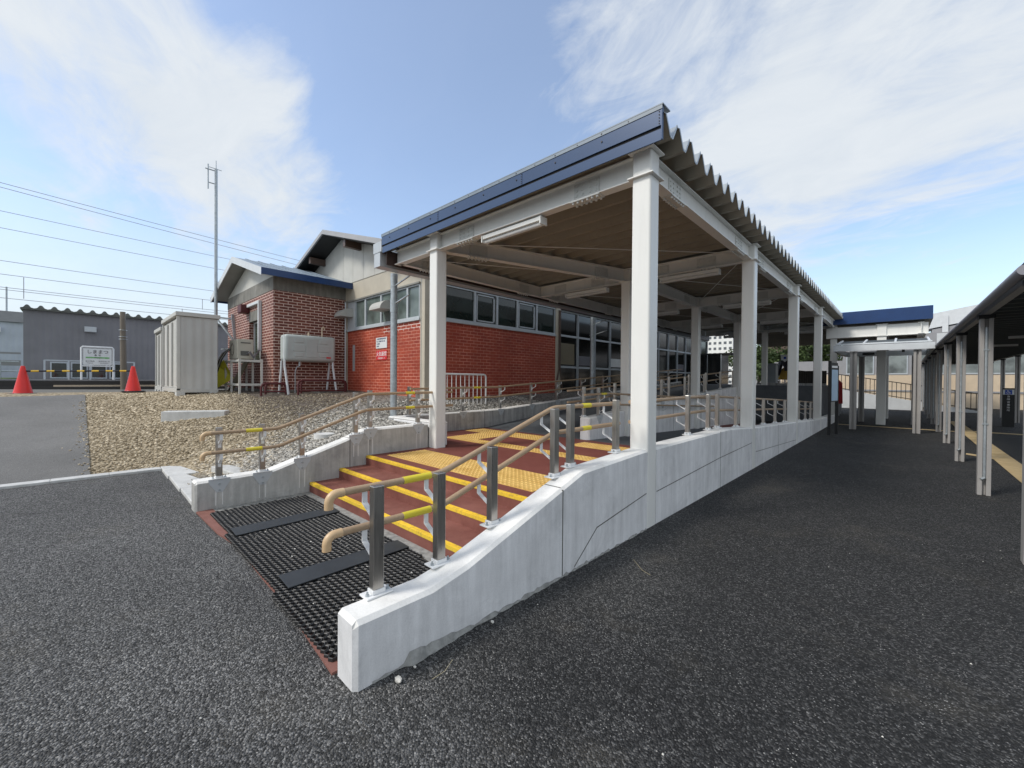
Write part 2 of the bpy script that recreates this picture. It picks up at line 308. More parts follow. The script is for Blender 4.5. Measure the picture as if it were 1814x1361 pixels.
# ------------------------------------------------------------------ mesh helpers
class MB:
    def __init__(s): s.v = []; s.f = []; s.m = []; s.cur = 0
    def add(s, vs, fs):
        o = len(s.v); s.v += [tuple(p) for p in vs]; s.f += [tuple(i+o for i in f) for f in fs]; s.m += [s.cur]*len(fs); return s
    def box(s, x0, x1, y0, y1, z0, z1):
        if x0 > x1: x0, x1 = x1, x0
        if y0 > y1: y0, y1 = y1, y0
        if z0 > z1: z0, z1 = z1, z0
        v = [(x, y, z) for z in (z0, z1) for y in (y0, y1) for x in (x0, x1)]
        return s.add(v, [(0, 2, 3, 1), (4, 5, 7, 6), (0, 1, 5, 4), (2, 6, 7, 3), (0, 4, 6, 2), (1, 3, 7, 5)])
    def quad(s, a, b, c, d): return s.add([a, b, c, d], [(0, 1, 2, 3)])
    def prism(s, poly, axis, a, b, chamfer=0):
        """poly: 2-D outline (ccw or cw) extruded along axis from a to b. axis 0: (y,z), 1: (x,z), 2: (x,y)"""
        def P(p, t):
            return {0: (t, p[0], p[1]), 1: (p[0], t, p[1]), 2: (p[0], p[1], t)}[axis]
        n = len(poly); v = [P(p, a) for p in poly] + [P(p, b) for p in poly]
        f = [tuple(range(n)), tuple(range(2*n-1, n-1, -1))] + [(i, i+n, (i+1) % n+n, (i+1) % n) for i in range(n)]
        return s.add(v, f)
    def tube(s, pts, r, seg=10, cap=True, r2=None):
        pts = [Vector(p) for p in pts]; n = len(pts); rings = []
        T = []
        for i in range(n):
            t = (pts[min(i+1, n-1)]-pts[max(i-1, 0)]).normalized(); T.append(t)
        up = Vector((0, 0, 1)) if abs(T[0].z) < .9 else Vector((1, 0, 0))
        a = T[0].cross(up).normalized()
        vs = []
        for i in range(n):
            a = (a - T[i]*a.dot(T[i])).normalized(); bb = T[i].cross(a)
            rr = r if r2 is None else r + (r2-r)*i/(n-1)
            k = 1.0
            if 0 < i < n-1:
                c = (pts[i]-pts[i-1]).normalized().dot((pts[i+1]-pts[i]).normalized()); k = 1/max(.5, math.sqrt((1+c)/2))
            for j in range(seg):
                q = 2*math.pi*j/seg; vs.append(pts[i] + (a*math.cos(q)+bb*math.sin(q))*rr*k)
        fs = [(i*seg+j, i*seg+(j+1) % seg, (i+1)*seg+(j+1) % seg, (i+1)*seg+j) for i in range(n-1) for j in range(seg)]
        if cap: fs += [tuple(range(seg-1, -1, -1)), tuple((n-1)*seg+j for j in range(seg))]
        return s.add(vs, fs)
    def bar(s, p, q, w, h, up=(0, 0, 1)):
        """rectangular bar p->q, w sideways, h along up"""
        p = Vector(p); q = Vector(q); t = (q-p).normalized(); u = Vector(up)
        if abs(t.dot(u)) > .99: u = Vector((1, 0, 0))
        a = t.cross(u).normalized(); u = a.cross(t).normalized()
        v = [c + a*sx*w/2 + u*sy*h/2 for c in (p, q) for sx, sy in ((-1, -1), (1, -1), (1, 1), (-1, 1))]
        return s.add(v, [(0, 1, 2, 3), (7, 6, 5, 4), (0, 4, 5, 1), (1, 5, 6, 2), (2, 6, 7, 3), (3, 7, 4, 0)])
    def mat(s, i): s.cur = i; return s
    def build(s, name, mats, parent=None, smooth=False, bevel=0, seg=2):
        if isinstance(mats, str): mats = [mats]
        loc = Vector(parent.get('_o', (0, 0, 0))) if parent else Vector((0, 0, 0))
        me = bpy.data.meshes.new(name)
        me.from_pydata([(x-loc.x, y-loc.y, z-loc.z) for x, y, z in s.v], [], s.f)
        for k in mats: me.materials.append(M[k])
        if len(mats) > 1: me.polygons.foreach_set('material_index', s.m)
        me.validate()
        bm = bmesh.new(); bm.from_mesh(me); bmesh.ops.recalc_face_normals(bm, faces=bm.faces); bm.to_mesh(me); bm.free()
        if smooth:
            me.polygons.foreach_set('use_smooth', [True]*len(me.polygons))
            if smooth != 'all': me.set_sharp_from_angle(angle=math.radians(40))
        o = bpy.data.objects.new(name, me); COL.objects.link(o)
        if parent: o.parent = parent; o['_o'] = tuple(loc)
        if bevel:
            m = o.modifiers.new('bevel', 'BEVEL'); m.width = bevel; m.segments = seg; m.limit_method = 'ANGLE'; m.angle_limit = math.radians(40)
        return o
def thing(name, label, cat, loc, group=None):
    o = bpy.data.objects.new(name, None); COL.objects.link(o); o.location = loc; o['_o'] = tuple(loc); o.empty_display_size = .1
    o['label'] = label; o['category'] = cat
    if group: o['group'] = group
    return o
def tag(o, label, cat, group=None, kind=None):
    if label: o['label'] = label
    if cat: o['category'] = cat
    if group: o['group'] = group
    if kind: o['kind'] = kind
    return o
def structure(o): o['kind'] = 'structure'; return o
def dup(root, loc, label=None):
    r = root.copy(); COL.objects.link(r); r.location = loc
    if label: r['label'] = label
    for ch in list(root.children):
        c = ch.copy(); COL.objects.link(c); c.parent = r
        for g in ch.children:
            d = g.copy(); COL.objects.link(d); d.parent = c
    return r
def text(s, size, mat, parent, origin, xdir, name='lettering', align='CENTER', depth=.002, xs=1.0):
    """flat lettering; xdir is the reading direction (unit, horizontal), faces sideways to it"""
    cu = bpy.data.curves.new(name, 'FONT'); cu.body = s; cu.size = size; cu.align_x = align; cu.align_y = 'CENTER'; cu.extrude = depth; cu.resolution_u = 3
    t = bpy.data.objects.new(name, cu); COL.objects.link(t); bpy.context.view_layer.update()
    me = bpy.data.meshes.new_from_object(t.evaluated_get(bpy.context.evaluated_depsgraph_get())); bpy.data.objects.remove(t)
    loc = Vector(parent.get('_o', (0, 0, 0))) if parent else Vector((0, 0, 0))
    X = Vector(xdir).normalized(); Z = Vector((0, 0, 1)); Nn = X.cross(Z)
    for v in me.vertices: v.co = Vector(origin) - loc + X*v.co.x*xs + Z*v.co.y + Nn*v.co.z
    me.materials.clear(); me.materials.append(M[mat])
    o = bpy.data.objects.new(name, me); COL.objects.link(o); o.parent = parent; o['_o'] = tuple(loc); return o

# ------------------------------------------------------------------ ground
def TPS(pts):
    P = np.array(pts, float); n = len(P)
    def U(r2): return np.where(r2 > 0, r2*np.log(np.maximum(r2, 1e-12)), 0)
    K = U(((P[:, None, :2]-P[None, :, :2])**2).sum(-1)) + np.eye(n)*.02
    Q = np.hstack([np.ones((n, 1)), P[:, :2]]); A = np.zeros((n+3, n+3)); A[:n, :n] = K; A[:n, n:] = Q; A[n:, :n] = Q.T
    w = np.linalg.solve(A, np.append(P[:, 2], [0, 0, 0]))
    def f(x, y):
        x = np.asarray(x, float); y = np.asarray(y, float)
        r2 = (x[..., None]-P[:, 0])**2 + (y[..., None]-P[:, 1])**2
        return U(r2) @ w[:n] + w[n] + w[n+1]*x + w[n+2]*y
    return f
_h = TPS([(-8.8, -8, 0), (-8.8, -5, 0), (-8.8, -2, 0), (-8.8, .5, 0), (-8.6, 1.15, .02), (-7.2, 1.15, .03), (-6, 1.1, .06), (-5.9, 1.8, .24), (-5.9, 2.5, .42), (-5.9, 3.1, .60), (-5.9, 4.2, .68),
          (-15.5, -8, 1.03), (-15.5, -3, 1.03), (-15.5, .1, 1.03), (-12, .1, .47), (-12, -5, .47), (-14, 1.8, 1.0), (-12.4, 2.6, .98), (-10.3, .8, .42), (-9.6, 2.2, .55), (-12.6, 3.5, 1.05), (-10, 5, 1.0), (-8.4, 5.7, 1.0), (-7.4, 4.4, .74), (-8.5, 3.2, .68),
          (-7.4, 7, .76), (-7.4, 10.5, .97), (-8.5, 8, 1.02), (-8.5, 12, 1.12), (-7.4, 14, 1.15), (-18, 4, 1.05), (-18, 0, 1.05), (-20, 8, 1.05), (-20, -8, 1.05), (-7.4, 20, 1.3), (-8.6, 20, 1.3), (-15, 14, 1.05)])
def H(x, y):
    z = _h(x, y); return np.clip(z, -.02, 1.35)
def grid_sheet(rects, step, hf, dz=0):
    mb_v, mb_f = [], []
    for x0, x1, y0, y1 in rects:
        nx = max(1, int(round((x1-x0)/step))); ny = max(1, int(round((y1-y0)/step)))
        X, Y = np.meshgrid(np.linspace(x0, x1, nx+1), np.linspace(y0, y1, ny+1)); Z = hf(X, Y)+dz
        o = len(mb_v); mb_v += list(map(tuple, np.stack([X, Y, Z], -1).reshape(-1, 3)))
        for j in range(ny):
            for i in range(nx):
                a = o+j*(nx+1)+i; mb_f.append((a, a+1, a+nx+2, a+nx+1))
    m = MB(); m.v = mb_v; m.f = mb_f; m.m = [0]*len(mb_f); return m
def rz(x, y): return -.055*np.exp(-((np.asarray(y, float)-9)/5)**2)*np.clip((np.asarray(x, float)+2.6)/-.0001*0+1, 0, 1)*np.exp(-((np.asarray(x, float)+1.9)/1.6)**2)
base = MB(); base.quad((-700, -700, -.35), (700, -700, -.35), (700, 900, -.35), (-700, 900, -.35)); structure(base.build('far_ground', 'far_grey'))
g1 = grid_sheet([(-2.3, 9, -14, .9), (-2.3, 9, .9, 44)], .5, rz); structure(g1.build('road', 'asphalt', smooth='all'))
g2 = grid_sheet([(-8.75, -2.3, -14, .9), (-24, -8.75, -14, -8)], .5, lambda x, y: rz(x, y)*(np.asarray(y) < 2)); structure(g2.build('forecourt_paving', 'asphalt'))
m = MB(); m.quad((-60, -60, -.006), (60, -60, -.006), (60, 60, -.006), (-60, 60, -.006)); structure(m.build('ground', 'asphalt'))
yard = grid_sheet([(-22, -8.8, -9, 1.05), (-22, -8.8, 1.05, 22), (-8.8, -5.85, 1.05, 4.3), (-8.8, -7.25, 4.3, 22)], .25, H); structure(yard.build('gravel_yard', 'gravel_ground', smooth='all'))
path = grid_sheet([(-15.4, -8.86, -9, .13)], .3, H, .022); structure(path.build('path', 'old_asphalt', smooth='all'))
m = MB(); m.quad((-28.5, -60, .7), (-22, -60, .7), (-22, 60, .7), (-28.5, 60, .7)); structure(m.build('track_bed', 'gravel_ground'))

# kerbs
def kerb():
    t = thing('kerb', 'long pale concrete kerb between the dark forecourt and the sloping grey path', 'kerb', (-8.75, 0, 0))
    y = .93
    while y > -8.5:
        m = MB(); m.box(-8.86, -8.66, y-.598, y, -.1, .035); m.build('kerb_block', 'curb_concrete', t, bevel=.008); y -= .6
kerb()
def apron():
    t = thing('kerb', 'broad flat concrete edging strip running into the end of the left parapet', 'kerb', (-7.3, 1, 0))
    xs = [-8.86, -7.9, -6.9, -5.92]
    for a, b2 in zip(xs[:-1], xs[1:]):
        m = MB(); m.prism([(a, .935), (b2-.006, .92), (b2-.006, 1.30), (a, 1.14)], 2, -.1, .04); m.build('kerb_block', 'curb_concrete', t, bevel=.008)
apron()

# pebbles: ground cover nobody could count
def pebbles():
    def zone(n, x0, x1, y0, y1, s0, s1): return np.stack([RNG.uniform(x0, x1, n), RNG.uniform(y0, y1, n), RNG.uniform(s0, s1, n)], 1)
    Z = [zone(10500, -8.7, -5.95, 1.2, 4.15, .015, .034), zone(3600, -8.7, -7.4, 4.4, 9, .02, .04), zone(14500, -12, -8.85, .15, 5.0, .012, .030), zone(8000, -15.5, -12, .15, 3.2, .016, .036)]
    P = np.concatenate(Z); P = P[~((P[:, 0] > -8.86) & (P[:, 1] < 1.32))]; P = P[~((P[:, 0] > -7.35) & (P[:, 1] > 4.15))]
    k = P[:, 0]+.55*P[:, 1]
    S_ = zone(160, -14.5, -8.95, -.02, .15, .01, .022); S_[:, 1] = .15-np.abs(RNG.normal(0, .09, 160)); P = np.concatenate([P, S_])
    S_ = zone(60, -8.6, -6.1, 1.0, 1.34, .008, .016); P = np.concatenate([P, S_])
    P = P[~((P[:, 1] > 3.0+RNG.uniform(-.6, .6, len(P))) & (P[:, 0] < -8.9) & (RNG.random(len(P)) < .75))]
    n = len(P); z = H(P[:, 0], P[:, 1])
    bm = bmesh.new(); bmesh.ops.create_icosphere(bm, subdivisions=1, radius=1); V = np.array([v.co[:] for v in bm.verts]); Fc = np.array([[v.index for v in f.verts] for f in bm.faces]); bm.free()
    jit = RNG.uniform(.7, 1.2, (n, len(V), 1)); sc3 = np.stack([RNG.uniform(.7, 1.3, n), RNG.uniform(.6, 1.0, n), RNG.uniform(.32, .62, n)], 1)*P[:, 2:3]
    A = V[None]*jit*sc3[:, None, :]; th = RNG.uniform(0, 6.28, n); c, s = np.cos(th)[:, None], np.sin(th)[:, None]
    X = A[..., 0]*c-A[..., 1]*s; Y = A[..., 0]*s+A[..., 1]*c; tl = RNG.uniform(-.45, .45, n)[:, None]; Zc = A[..., 2]+X*tl
    co = np.stack([X+P[:, 0:1], Y+P[:, 1:2], Zc+z[:, None]+P[:, 2:3]*.22+np.where((P[:, 1:2] < .15) & (P[:, 0:1] < -8.85), .024, 0)+np.where((P[:, 1:2] < 1.3) & (P[:, 0:1] > -8.8), .03, 0)], -1).reshape(-1, 3)
    fi = (Fc[None]+(np.arange(n)*len(V))[:, None, None]).reshape(-1, 3)
    me = bpy.data.meshes.new('loose_gravel'); me.vertices.add(len(co)); me.vertices.foreach_set('co', co.ravel())
    me.loops.add(fi.size); me.loops.foreach_set('vertex_index', fi.ravel().astype(np.int32)); me.polygons.add(len(fi)); me.polygons.foreach_set('loop_start', (np.arange(len(fi))*3).astype(np.int32))
    me.update(calc_edges=True)
    tone = RNG.random(n)**1.4; P1 = P[:, 0]+.55*P[:, 1]+RNG.normal(0, .6, n)
    grey = np.clip((P1+7.7)/2.0, 0, 1)[:, None]
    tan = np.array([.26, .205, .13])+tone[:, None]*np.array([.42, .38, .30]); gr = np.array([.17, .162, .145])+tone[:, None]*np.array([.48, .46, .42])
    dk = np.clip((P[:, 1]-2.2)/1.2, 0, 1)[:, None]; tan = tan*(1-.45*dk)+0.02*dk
    colr = tan*(1-grey)+gr*grey; colr = np.concatenate([colr, np.ones((n, 1))], 1)
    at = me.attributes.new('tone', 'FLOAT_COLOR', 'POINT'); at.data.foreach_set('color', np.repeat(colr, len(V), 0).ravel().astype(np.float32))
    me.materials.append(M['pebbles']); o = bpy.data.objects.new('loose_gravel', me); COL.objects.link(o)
    tag(o, 'loose tan and grey crushed stone covering the sloping yard', 'gravel', kind='stuff')
pebbles()

# ------------------------------------------------------------------ steps, landing, ramps
XL, XR = -5.687, -2.083
m = MB(); m.prism([(XL, .905), (-5.2, .915), (-4.75, .925), (-4.5, .955), (-4.3, .975), (-3.4, .95), (-2.9, .945), (-2.6, .92), (XR, .885), (XR, 1.02), (XL, 1.06)], 2, -.05, .010); structure(m.build('red_paving_edge', 'pad_red'))
m = MB(); m.box(XL, XR, 1.02, 2.2, -.05, .006); structure(m.build('step_foot_paving', 'pad_grey'))
def steps():
    t = thing('stairs', 'three shallow dark red steps with yellow nosings between the concrete parapets', 'stairs', (-3.9, 2.5, 0))
    ys = [2.11, 2.505, 2.90]; zs = [.127, .254, .381]
    for i, (y, z) in enumerate(zip(ys, zs)):
        y1 = ys[i+1] if i < 2 else 3.0
        m = MB(); m.box(XL+.001, XR-.001, y, y1+.02, -.05, z); tr = m.build('step', 'step_red', t, bevel=.004)
        n = MB(); w = .052
        n.prism([(y-.004, z-.028), (y-.004, z+.005), (y+w, z+.005), (y+w, z-.002), (y, z-.002), (y, z-.028)], 0, XL+.02, XR-.02)
        for k in range(4): n.box(XL+.02, XR-.02, y+.006+k*.012, y+.011+k*.012, z+.004, z+.008)
        n.build('nosing', 'nosing', tr)
steps()
m = MB(); zl = .383
m.box(XL, XR, 3.0, 4.4, .1, zl); m.box(-7.15, XR, 4.4, 6.6, .1, zl); structure(m.build('landing', 'landing_red'))
m = MB(); m.prism([(6.6, .0), (18.5, .0), (18.5, 1.38), (6.6, zl)], 0, -7.15, -4.5); structure(m.build('upper_ramp', 'ramp_grey'))
m = MB(); m.prism([(6.6, -.1), (16.3, -.1), (16.3, .004), (6.6, zl)], 0, -4.32, XR); structure(m.build('lower_ramp', 'ramp_grey'))
m = MB(); m.box(-7.15, -2.2, 18.5, 26, 0, 1.38); structure(m.build('upper_concourse', 'ramp_grey'))
m = MB(); m.prism([(13.2, -.09), (16.6, -.12), (16.6, .004), (13.2, .129)], 0, -4.3, XR-.004); structure(m.build('ramp_foot', 'landing_red'))
def tactile():
    z = zl+.004
    def strip(rects, label, studs=True):
        m = MB(); d = MB()
        for x0, x1, y0, y1 in rects:
            m.box(x0, x1, y0, y1, z-.006, z)
            nx = int((x1-x0)/.062); ny = int((y1-y0)/.062); px = (x1-x0)/nx; py = (y1-y0)/ny
            for i in range(nx):
                for j in range(ny):
                    cx = x0+(i+.5)*px; cy = y0+(j+.5)*py
                    v = [(cx+r*math.cos(a*math.pi/4), cy+r*math.sin(a*math.pi/4), zz) for r, zz in ((.017, z-.001), (.011, z+.007)) for a in range(8)]
                    d.add(v, [(k, (k+1) % 8, 8+(k+1) % 8, 8+k) for k in range(8)]+[tuple(range(8, 16))])
        o = m.build('tactile_paving', 'tactile'); tag(o, label, 'tactile paving')
        dd = d.build('studs', 'tactile', None, smooth=False); dd.parent = o
    strip([(-5.5, -2.68, 3.13, 3.80)], 'wide yellow studded warning strip along the head of the red steps')
    strip([(-6.45, -2.2, 4.88, 5.18), (-6.45, -5.8, 5.18, 5.88), (-3.0, -2.2, 5.18, 5.42), (-7.0, -4.85, 5.88, 6.42), ], 'yellow studded guide path turning across the red landing')
    strip([(-4.2, -2.2, 5.86, 6.34)], 'short yellow studded strip in front of the lower ramp')
tactile()

def mats():
    t = thing('rubber_mat', 'black honeycomb rubber mat lying at the foot of the steps', 'mat', (-3.9, 1.5, 0))
    y_front = lambda x: 0.985 - (x+5.5)*.028
    s = .048; m = MB(); z0, z1 = .012, .03; rows = int((2.0-.88)/(s*.866)); 
    x = -5.50; i = 0
    hexes = []
    nx = int(3.45/s)
    for j in range(rows):
        for i in range(nx):
            cx = -5.47+i*s+(s/2 if j % 2 else 0); cy = 2.0-.03-j*s*.866
            if cx > -2.14 or cy < y_front(cx)+.012: continue
            if cx > -2.9 and cy > 1.97-(cx+2.9)*.05: continue
            hexes.append((cx, cy))
    ro, ri = s*.61, s*.34
    for cx, cy in hexes:
        jx, jy = random.uniform(-.0015, .0015), random.uniform(-.0015, .0015); zz = z1+random.uniform(-.002, .002)
        vs = []
        for r, z in ((ro*.98, z0), (ro*.93, zz-.004), (ro*.80, zz), (ri*1.12, zz-.003), (ri, z0)):
            for a in range(6):
                q = math.pi/6+a*math.pi/3; vs.append((cx+jx+r*math.cos(q), cy+jy+r*math.sin(q)*.92, z))
        fs = [(k*6+a, k*6+(a+1) % 6, (k+1)*6+(a+1) % 6, (k+1)*6+a) for k in range(4) for a in range(6)]
        m.add(vs, fs)
    m.build('mat_cells', 'rubber', t)
    bs = MB(); bs.prism([(-5.47, 1.03), (-2.2, .935), (-2.2, 1.95), (-2.9, 1.98), (-5.47, 2.0)], 2, .007, .014); bs.build('mat_backing', 'rubber', t)
    for x0, x1 in ((-4.72, -4.47), (-3.34, -3.09)):
        o = tag(MB().prism([(x0, 1.02), (x1, 1.01), (x1-.02, 1.99), (x0+.02, 2.0)], 2, .034, .043).build('rubber_strip', 'rubber_strip', bevel=.002),
                'flat dark rubber cover strip across the mat, nearer the %s parapet' % ('left' if x0 < -4 else 'right'), 'rubber strip', 'cover strips on the rubber mat')
mats()

# ------------------------------------------------------------------ parapet walls
def wall_y(name, label, x0, x1, prof, zb, mats_=('concrete', 'concrete_top'), notches=(), joints=(), face=1, grooves=(), ch=.022):
    """wall running along Y; prof = [(y, ztop)...]; chamfered top arrises"""
    t = thing(name, label, 'concrete wall', ((x0+x1)/2, prof[0][0], 0)); m = MB()
    ys = [p[0] for p in prof]; segs = []
    cuts = sorted(set(ys+[a for n in notches for a in n]))
    def zt(y): return float(np.interp(y, ys, [p[1] for p in prof]))
    spans = []; cur = ys[0]
    for a, b2 in list(notches)+[(ys[-1], None)]:
        if a > cur: spans.append((cur, a))
        if b2: cur = b2
    for a, b2 in spans:
        pts = [a]+[y for y in cuts if a < y < b2]+[b2]; prev = None
        ring = []
        ends = {0: ch if a == ys[0] else 0, len(pts)-1: ch if b2 == ys[-1] else 0}
        P2 = []
        if ends[0]: P2 = [(a, ch, ch), (a+ch, 0, 0)]
        else: P2 = [(a, 0, 0)]
        P2 += [(y, 0, 0) for y in pts[1:-1]]
        if ends[len(pts)-1]: P2 += [(b2-ch, 0, 0), (b2, ch, ch)]
        else: P2 += [(b2, 0, 0)]
        rows = []
        for y, inx, inz in P2:
            z = zt(y)-inz*.9
            rows.append([(x0+inx, y, zb), (x1-inx, y, zb), (x1-inx, y, z-ch), (x1-max(ch, inx), y, z), (x0+max(ch, inx), y, z), (x0+inx, y, z-ch)])
        v = [p for r in rows for p in r]; nr = len(rows); fs = []; ms = []
        for i in range(nr-1):
            for k in range(6):
                fs.append((i*6+k, i*6+(k+1) % 6, (i+1)*6+(k+1) % 6, (i+1)*6+k)); ms.append(1 if k in (2, 3, 4) else 0)
        fs += [tuple(range(5, -1, -1)), tuple((nr-1)*6+k for k in range(6))]; ms += [0, 0]
        o = len(m.v); m.v += v; m.f += [tuple(q+o for q in f) for f in fs]; m.m += ms
    w = m.build('wall_body', list(mats_), t)
    g = MB()
    for y in joints:
        z = zt(y); g.box(x0-.0015, x1+.0015, y-.005, y+.005, zb, z-ch*.6); g.box(x0+ch, x1-ch, y-.005, y+.005, z-.02, z+.0015)
    for seg in grooves:
        for (ya, za), (yb, zb2) in zip(seg[:-1], seg[1:]): g.bar((x1, ya, za), (x1, yb, zb2), .003, .009)
    if g.v: g.build('joint', 'ac_dark', t)
    return t
colY = [4.0+4.03*k for k in range(5)]
ws = [(.905, .335), (1.36, .335), (1.62, .385), (2.56, .675), (2.84, .762), (3.9, .80), (6.7, .80), (8.24, .705), (11.9, .545), (15.7, .365), (19.9, .30)]
notch = [(y+.0, y+.205) for y in colY if y < 19]
wall_y('parapet_wall', 'pale grey concrete parapet facing the road, rising beside the steps and stepping past the white columns', -2.083, -1.883, ws, -.2,
       notches=notch, joints=(2.56, 6.32, 10.1, 14.2), grooves=([(2.72, .02), (3.05, .25), (3.98, .36)], [(4.22, .335), (6.3, .42), (8.0, .455)], [(8.26, .27), (12.0, .105)]))
def skirt():
    r = random.Random(4); m = MB(); y = 1.0; pts = []
    while y < 3.98: pts.append((y, r.uniform(.002, .018)+(.02 if 1.2 < y < 1.5 else 0))); y += .035
    for (ya, wa), (yb, wb) in zip(pts[:-1], pts[1:]):
        za, zb_ = float(rz(-1.88, ya)), float(rz(-1.88, yb))
        m.add([(-1.8815, ya, za+.004+wa*1.6), (-1.8815, yb, zb_+.004+wb*1.6), (-1.882+wb, yb, zb_+.003), (-1.882+wa, ya, za+.003)], [(0, 1, 2, 3)])
    tag(m.build('mortar_skirt', 'pad_grey'), 'ragged grey mortar smear along the foot of the road side parapet', 'mortar')
skirt()
wl = [(.893, .335), (1.66, .35), (2.6, .64), (2.9, .755), (3.0, .765), (4.0, .775)]
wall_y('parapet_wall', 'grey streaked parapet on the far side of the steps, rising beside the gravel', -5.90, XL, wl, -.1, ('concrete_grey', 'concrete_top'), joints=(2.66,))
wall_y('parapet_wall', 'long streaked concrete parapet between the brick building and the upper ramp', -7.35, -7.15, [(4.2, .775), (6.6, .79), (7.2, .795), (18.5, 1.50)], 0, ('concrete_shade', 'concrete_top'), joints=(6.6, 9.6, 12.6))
wall_y('parapet_wall', 'concrete dividing wall between the upper ramp and the lower ramp', -4.52, -4.30, [(6.66, .80), (7.0, .82), (12.9, 1.178), (17, 1.36), (19.5, 1.42)], -.1, ('concrete', 'concrete_top'), notches=[], joints=(8.6, 10.6, 12.6, 14.6))
def ret_wall():
    t = thing('parapet_wall', 'short white topped concrete return wall behind the left column', 'concrete wall', (-6.5, 4.3, 0))
    m = MB(); m.box(-7.148, -5.702, 4.2, 4.398, 0, .745); m.build('wall_body', 'concrete', t, bevel=.02)
    c = MB(); c.box(-7.148, -5.702, 4.2, 4.398, .746, .775); c.build('coping', 'concrete_top', t, bevel=.01)
ret_wall()
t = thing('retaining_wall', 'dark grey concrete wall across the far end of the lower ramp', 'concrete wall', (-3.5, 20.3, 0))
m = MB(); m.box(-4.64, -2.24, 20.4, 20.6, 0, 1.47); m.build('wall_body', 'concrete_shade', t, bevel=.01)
m = MB(); m.box(-3.9, -3.89, 20.385, 20.4, 0, 1.46); m.box(-3.0, -2.99, 20.385, 20.4, 0, 1.46); m.build('joint', 'ac_dark', t)

# ------------------------------------------------------------------ handrails
PR = .0205
def handrail(label, posts, rails, xp, xr, tapes=(), ends=(True, False), inside=-1, plates=True, plate_face=None, detail=True, dims=(.05, .062), top=.6):
    """posts: [(y, z_base, z_top)] on x=xp ; rails: list of polylines [(y,z)..] at x=xr"""
    t = thing('handrail', label, 'handrail', (xp, posts[0][0], posts[0][1]))
    for rl in rails:
        pts = [(xr, y, z) for y, z in rl]
        def corner(P):
            out = [Vector(P[0])]
            for i in range(1, len(P)-1):
                a, b2, c = Vector(P[i-1]), Vector(P[i]), Vector(P[i+1]); d1 = (a-b2).normalized(); d2 = (c-b2).normalized(); k = .07
                for q in (0, .25, .5, .75, 1): out.append((b2+d1*k)*(1-q)**2+b2*2*q*(1-q)+(b2+d2*k)*q*q)
            return out+[Vector(P[-1])]
        P = corner(pts); m = MB(); m.tube(P, PR, 14); r = m.build('rail', 'rail_wood', t, smooth=True)
        for e, k in ((0, ends[0]), (-1, ends[1])):
            if not k: continue
            y, z = rl[e]; s = -1 if e == 0 else 1
            arc = [(xr, y-s*.035, z)]+[(xr, y+s*.045*math.sin(a), z-.045+.045*math.cos(a)) for a in [i*math.pi/2/7 for i in range(8)]]+[(xr, y+s*.045, z-.078)]
            mm = MB(); mm.tube(arc, PR+.003, 14); mm.build('rail_elbow', 'rail_elbow', r, smooth=True)
        ysr = [q[0] for q in rl]; zsr = [q[1] for q in rl]
        for a, b2 in tapes:
            mm = MB(); mm.tube([(xr, a, float(np.interp(a, ysr, zsr))), (xr, b2, float(np.interp(b2, ysr, zsr)))], PR+.0018, 14); mm.build('yellow_band', 'tape_yellow', r, smooth=True)
    w, d = dims
    for y, zb, zt in posts:
        m = MB(); m.box(xp-w/2, xp+w/2, y, y+d, zb+.012, zt); p = m.build('post', 'stainless', t, bevel=.004 if detail else 0)
        if not detail: continue
        if plates:
            sl = 0
            mm = MB(); mm.box(xp-.045, xp+.045, y-.045, y+d+.045, zb+.002, zb+.012); mm.box(xp-w/2-.006, xp+w/2+.006, y-.006, y+d+.006, zb+.012, zb+.035)
            mm.build('base_plate', 'white_paint', p, bevel=.002)
            bl = MB()
            for yy in (y-.028, y+d+.028): bl.tube([(xp+.012, yy, zb+.01), (xp+.012, yy, zb+.021)], .011, 6); bl.tube([(xp+.012, yy, zb+.021), (xp+.012, yy, zb+.034)], .006, 8)
            bl.build('bolt', 'galv', p)
        if plate_face is not None:
            mm = MB(); s = 1 if plate_face > xp else -1; yc = y+d/2
            mm.prism([(yc-.105, zb+.006), (yc+.105, zb+.006), (yc+.105, zb-.03), (yc+.03, zb-.15), (yc-.03, zb-.15), (yc-.105, zb-.03)], 0, plate_face, plate_face+s*.006)
            mm.build('side_plate', 'gutter_grey', p)
            bl = MB()
            for zz in (zb-.055, zb-.125): bl.tube([(plate_face, yc, zz), (plate_face+s*.016, yc, zz)], .012, 8)
            bl.build('bolt', 'galv', p)
            if plate_face == XL:
                rr = random.Random(int(y*100)); ef = MB()
                for dy in (-.035, .03):
                    L_ = rr.uniform(.10, .2); ztop = zb-.15; zl2 = max(.04 if y < 2.1 else .39, ztop-L_-.1); w0 = rr.uniform(.006, .013)
                    ef.add([(plate_face+.0012, yc+dy-w0, ztop+.03), (plate_face+.0012, yc+dy+w0, ztop+.03), (plate_face+.0012, yc+dy+w0*.5, zl2), (plate_face+.0012, yc+dy-w0*.6, zl2)], [(0, 1, 2, 3)])
                ef.build('lime_streak', 'lime', p)
        br = MB()
        for rl in rails:
            ysr = [q[0] for q in rl]; zsr = [q[1] for q in rl]
            if not (ysr[0]-.05 <= y <= ysr[-1]+.05): continue
            zr = float(np.interp(y+d/2, ysr, zsr))-PR; s = 1 if xr > xp else -1; xs = xp+s*w/2; yy = y+d/2
            br.bar((xs+s*.004, yy, zr-.16), (xs+s*.004, yy, zr-.085), .03, .007, (1, 0, 0))
            br.bar((xs, yy, zr-.125), (xr-s*.0, yy, zr-.062), .03, .007)
            br.bar((xr, yy, zr-.064), (xr, yy, zr+.004), .03, .007, (1, 0, 0))
        if br.v: br.build('bracket', 'white_paint', p)
    return t
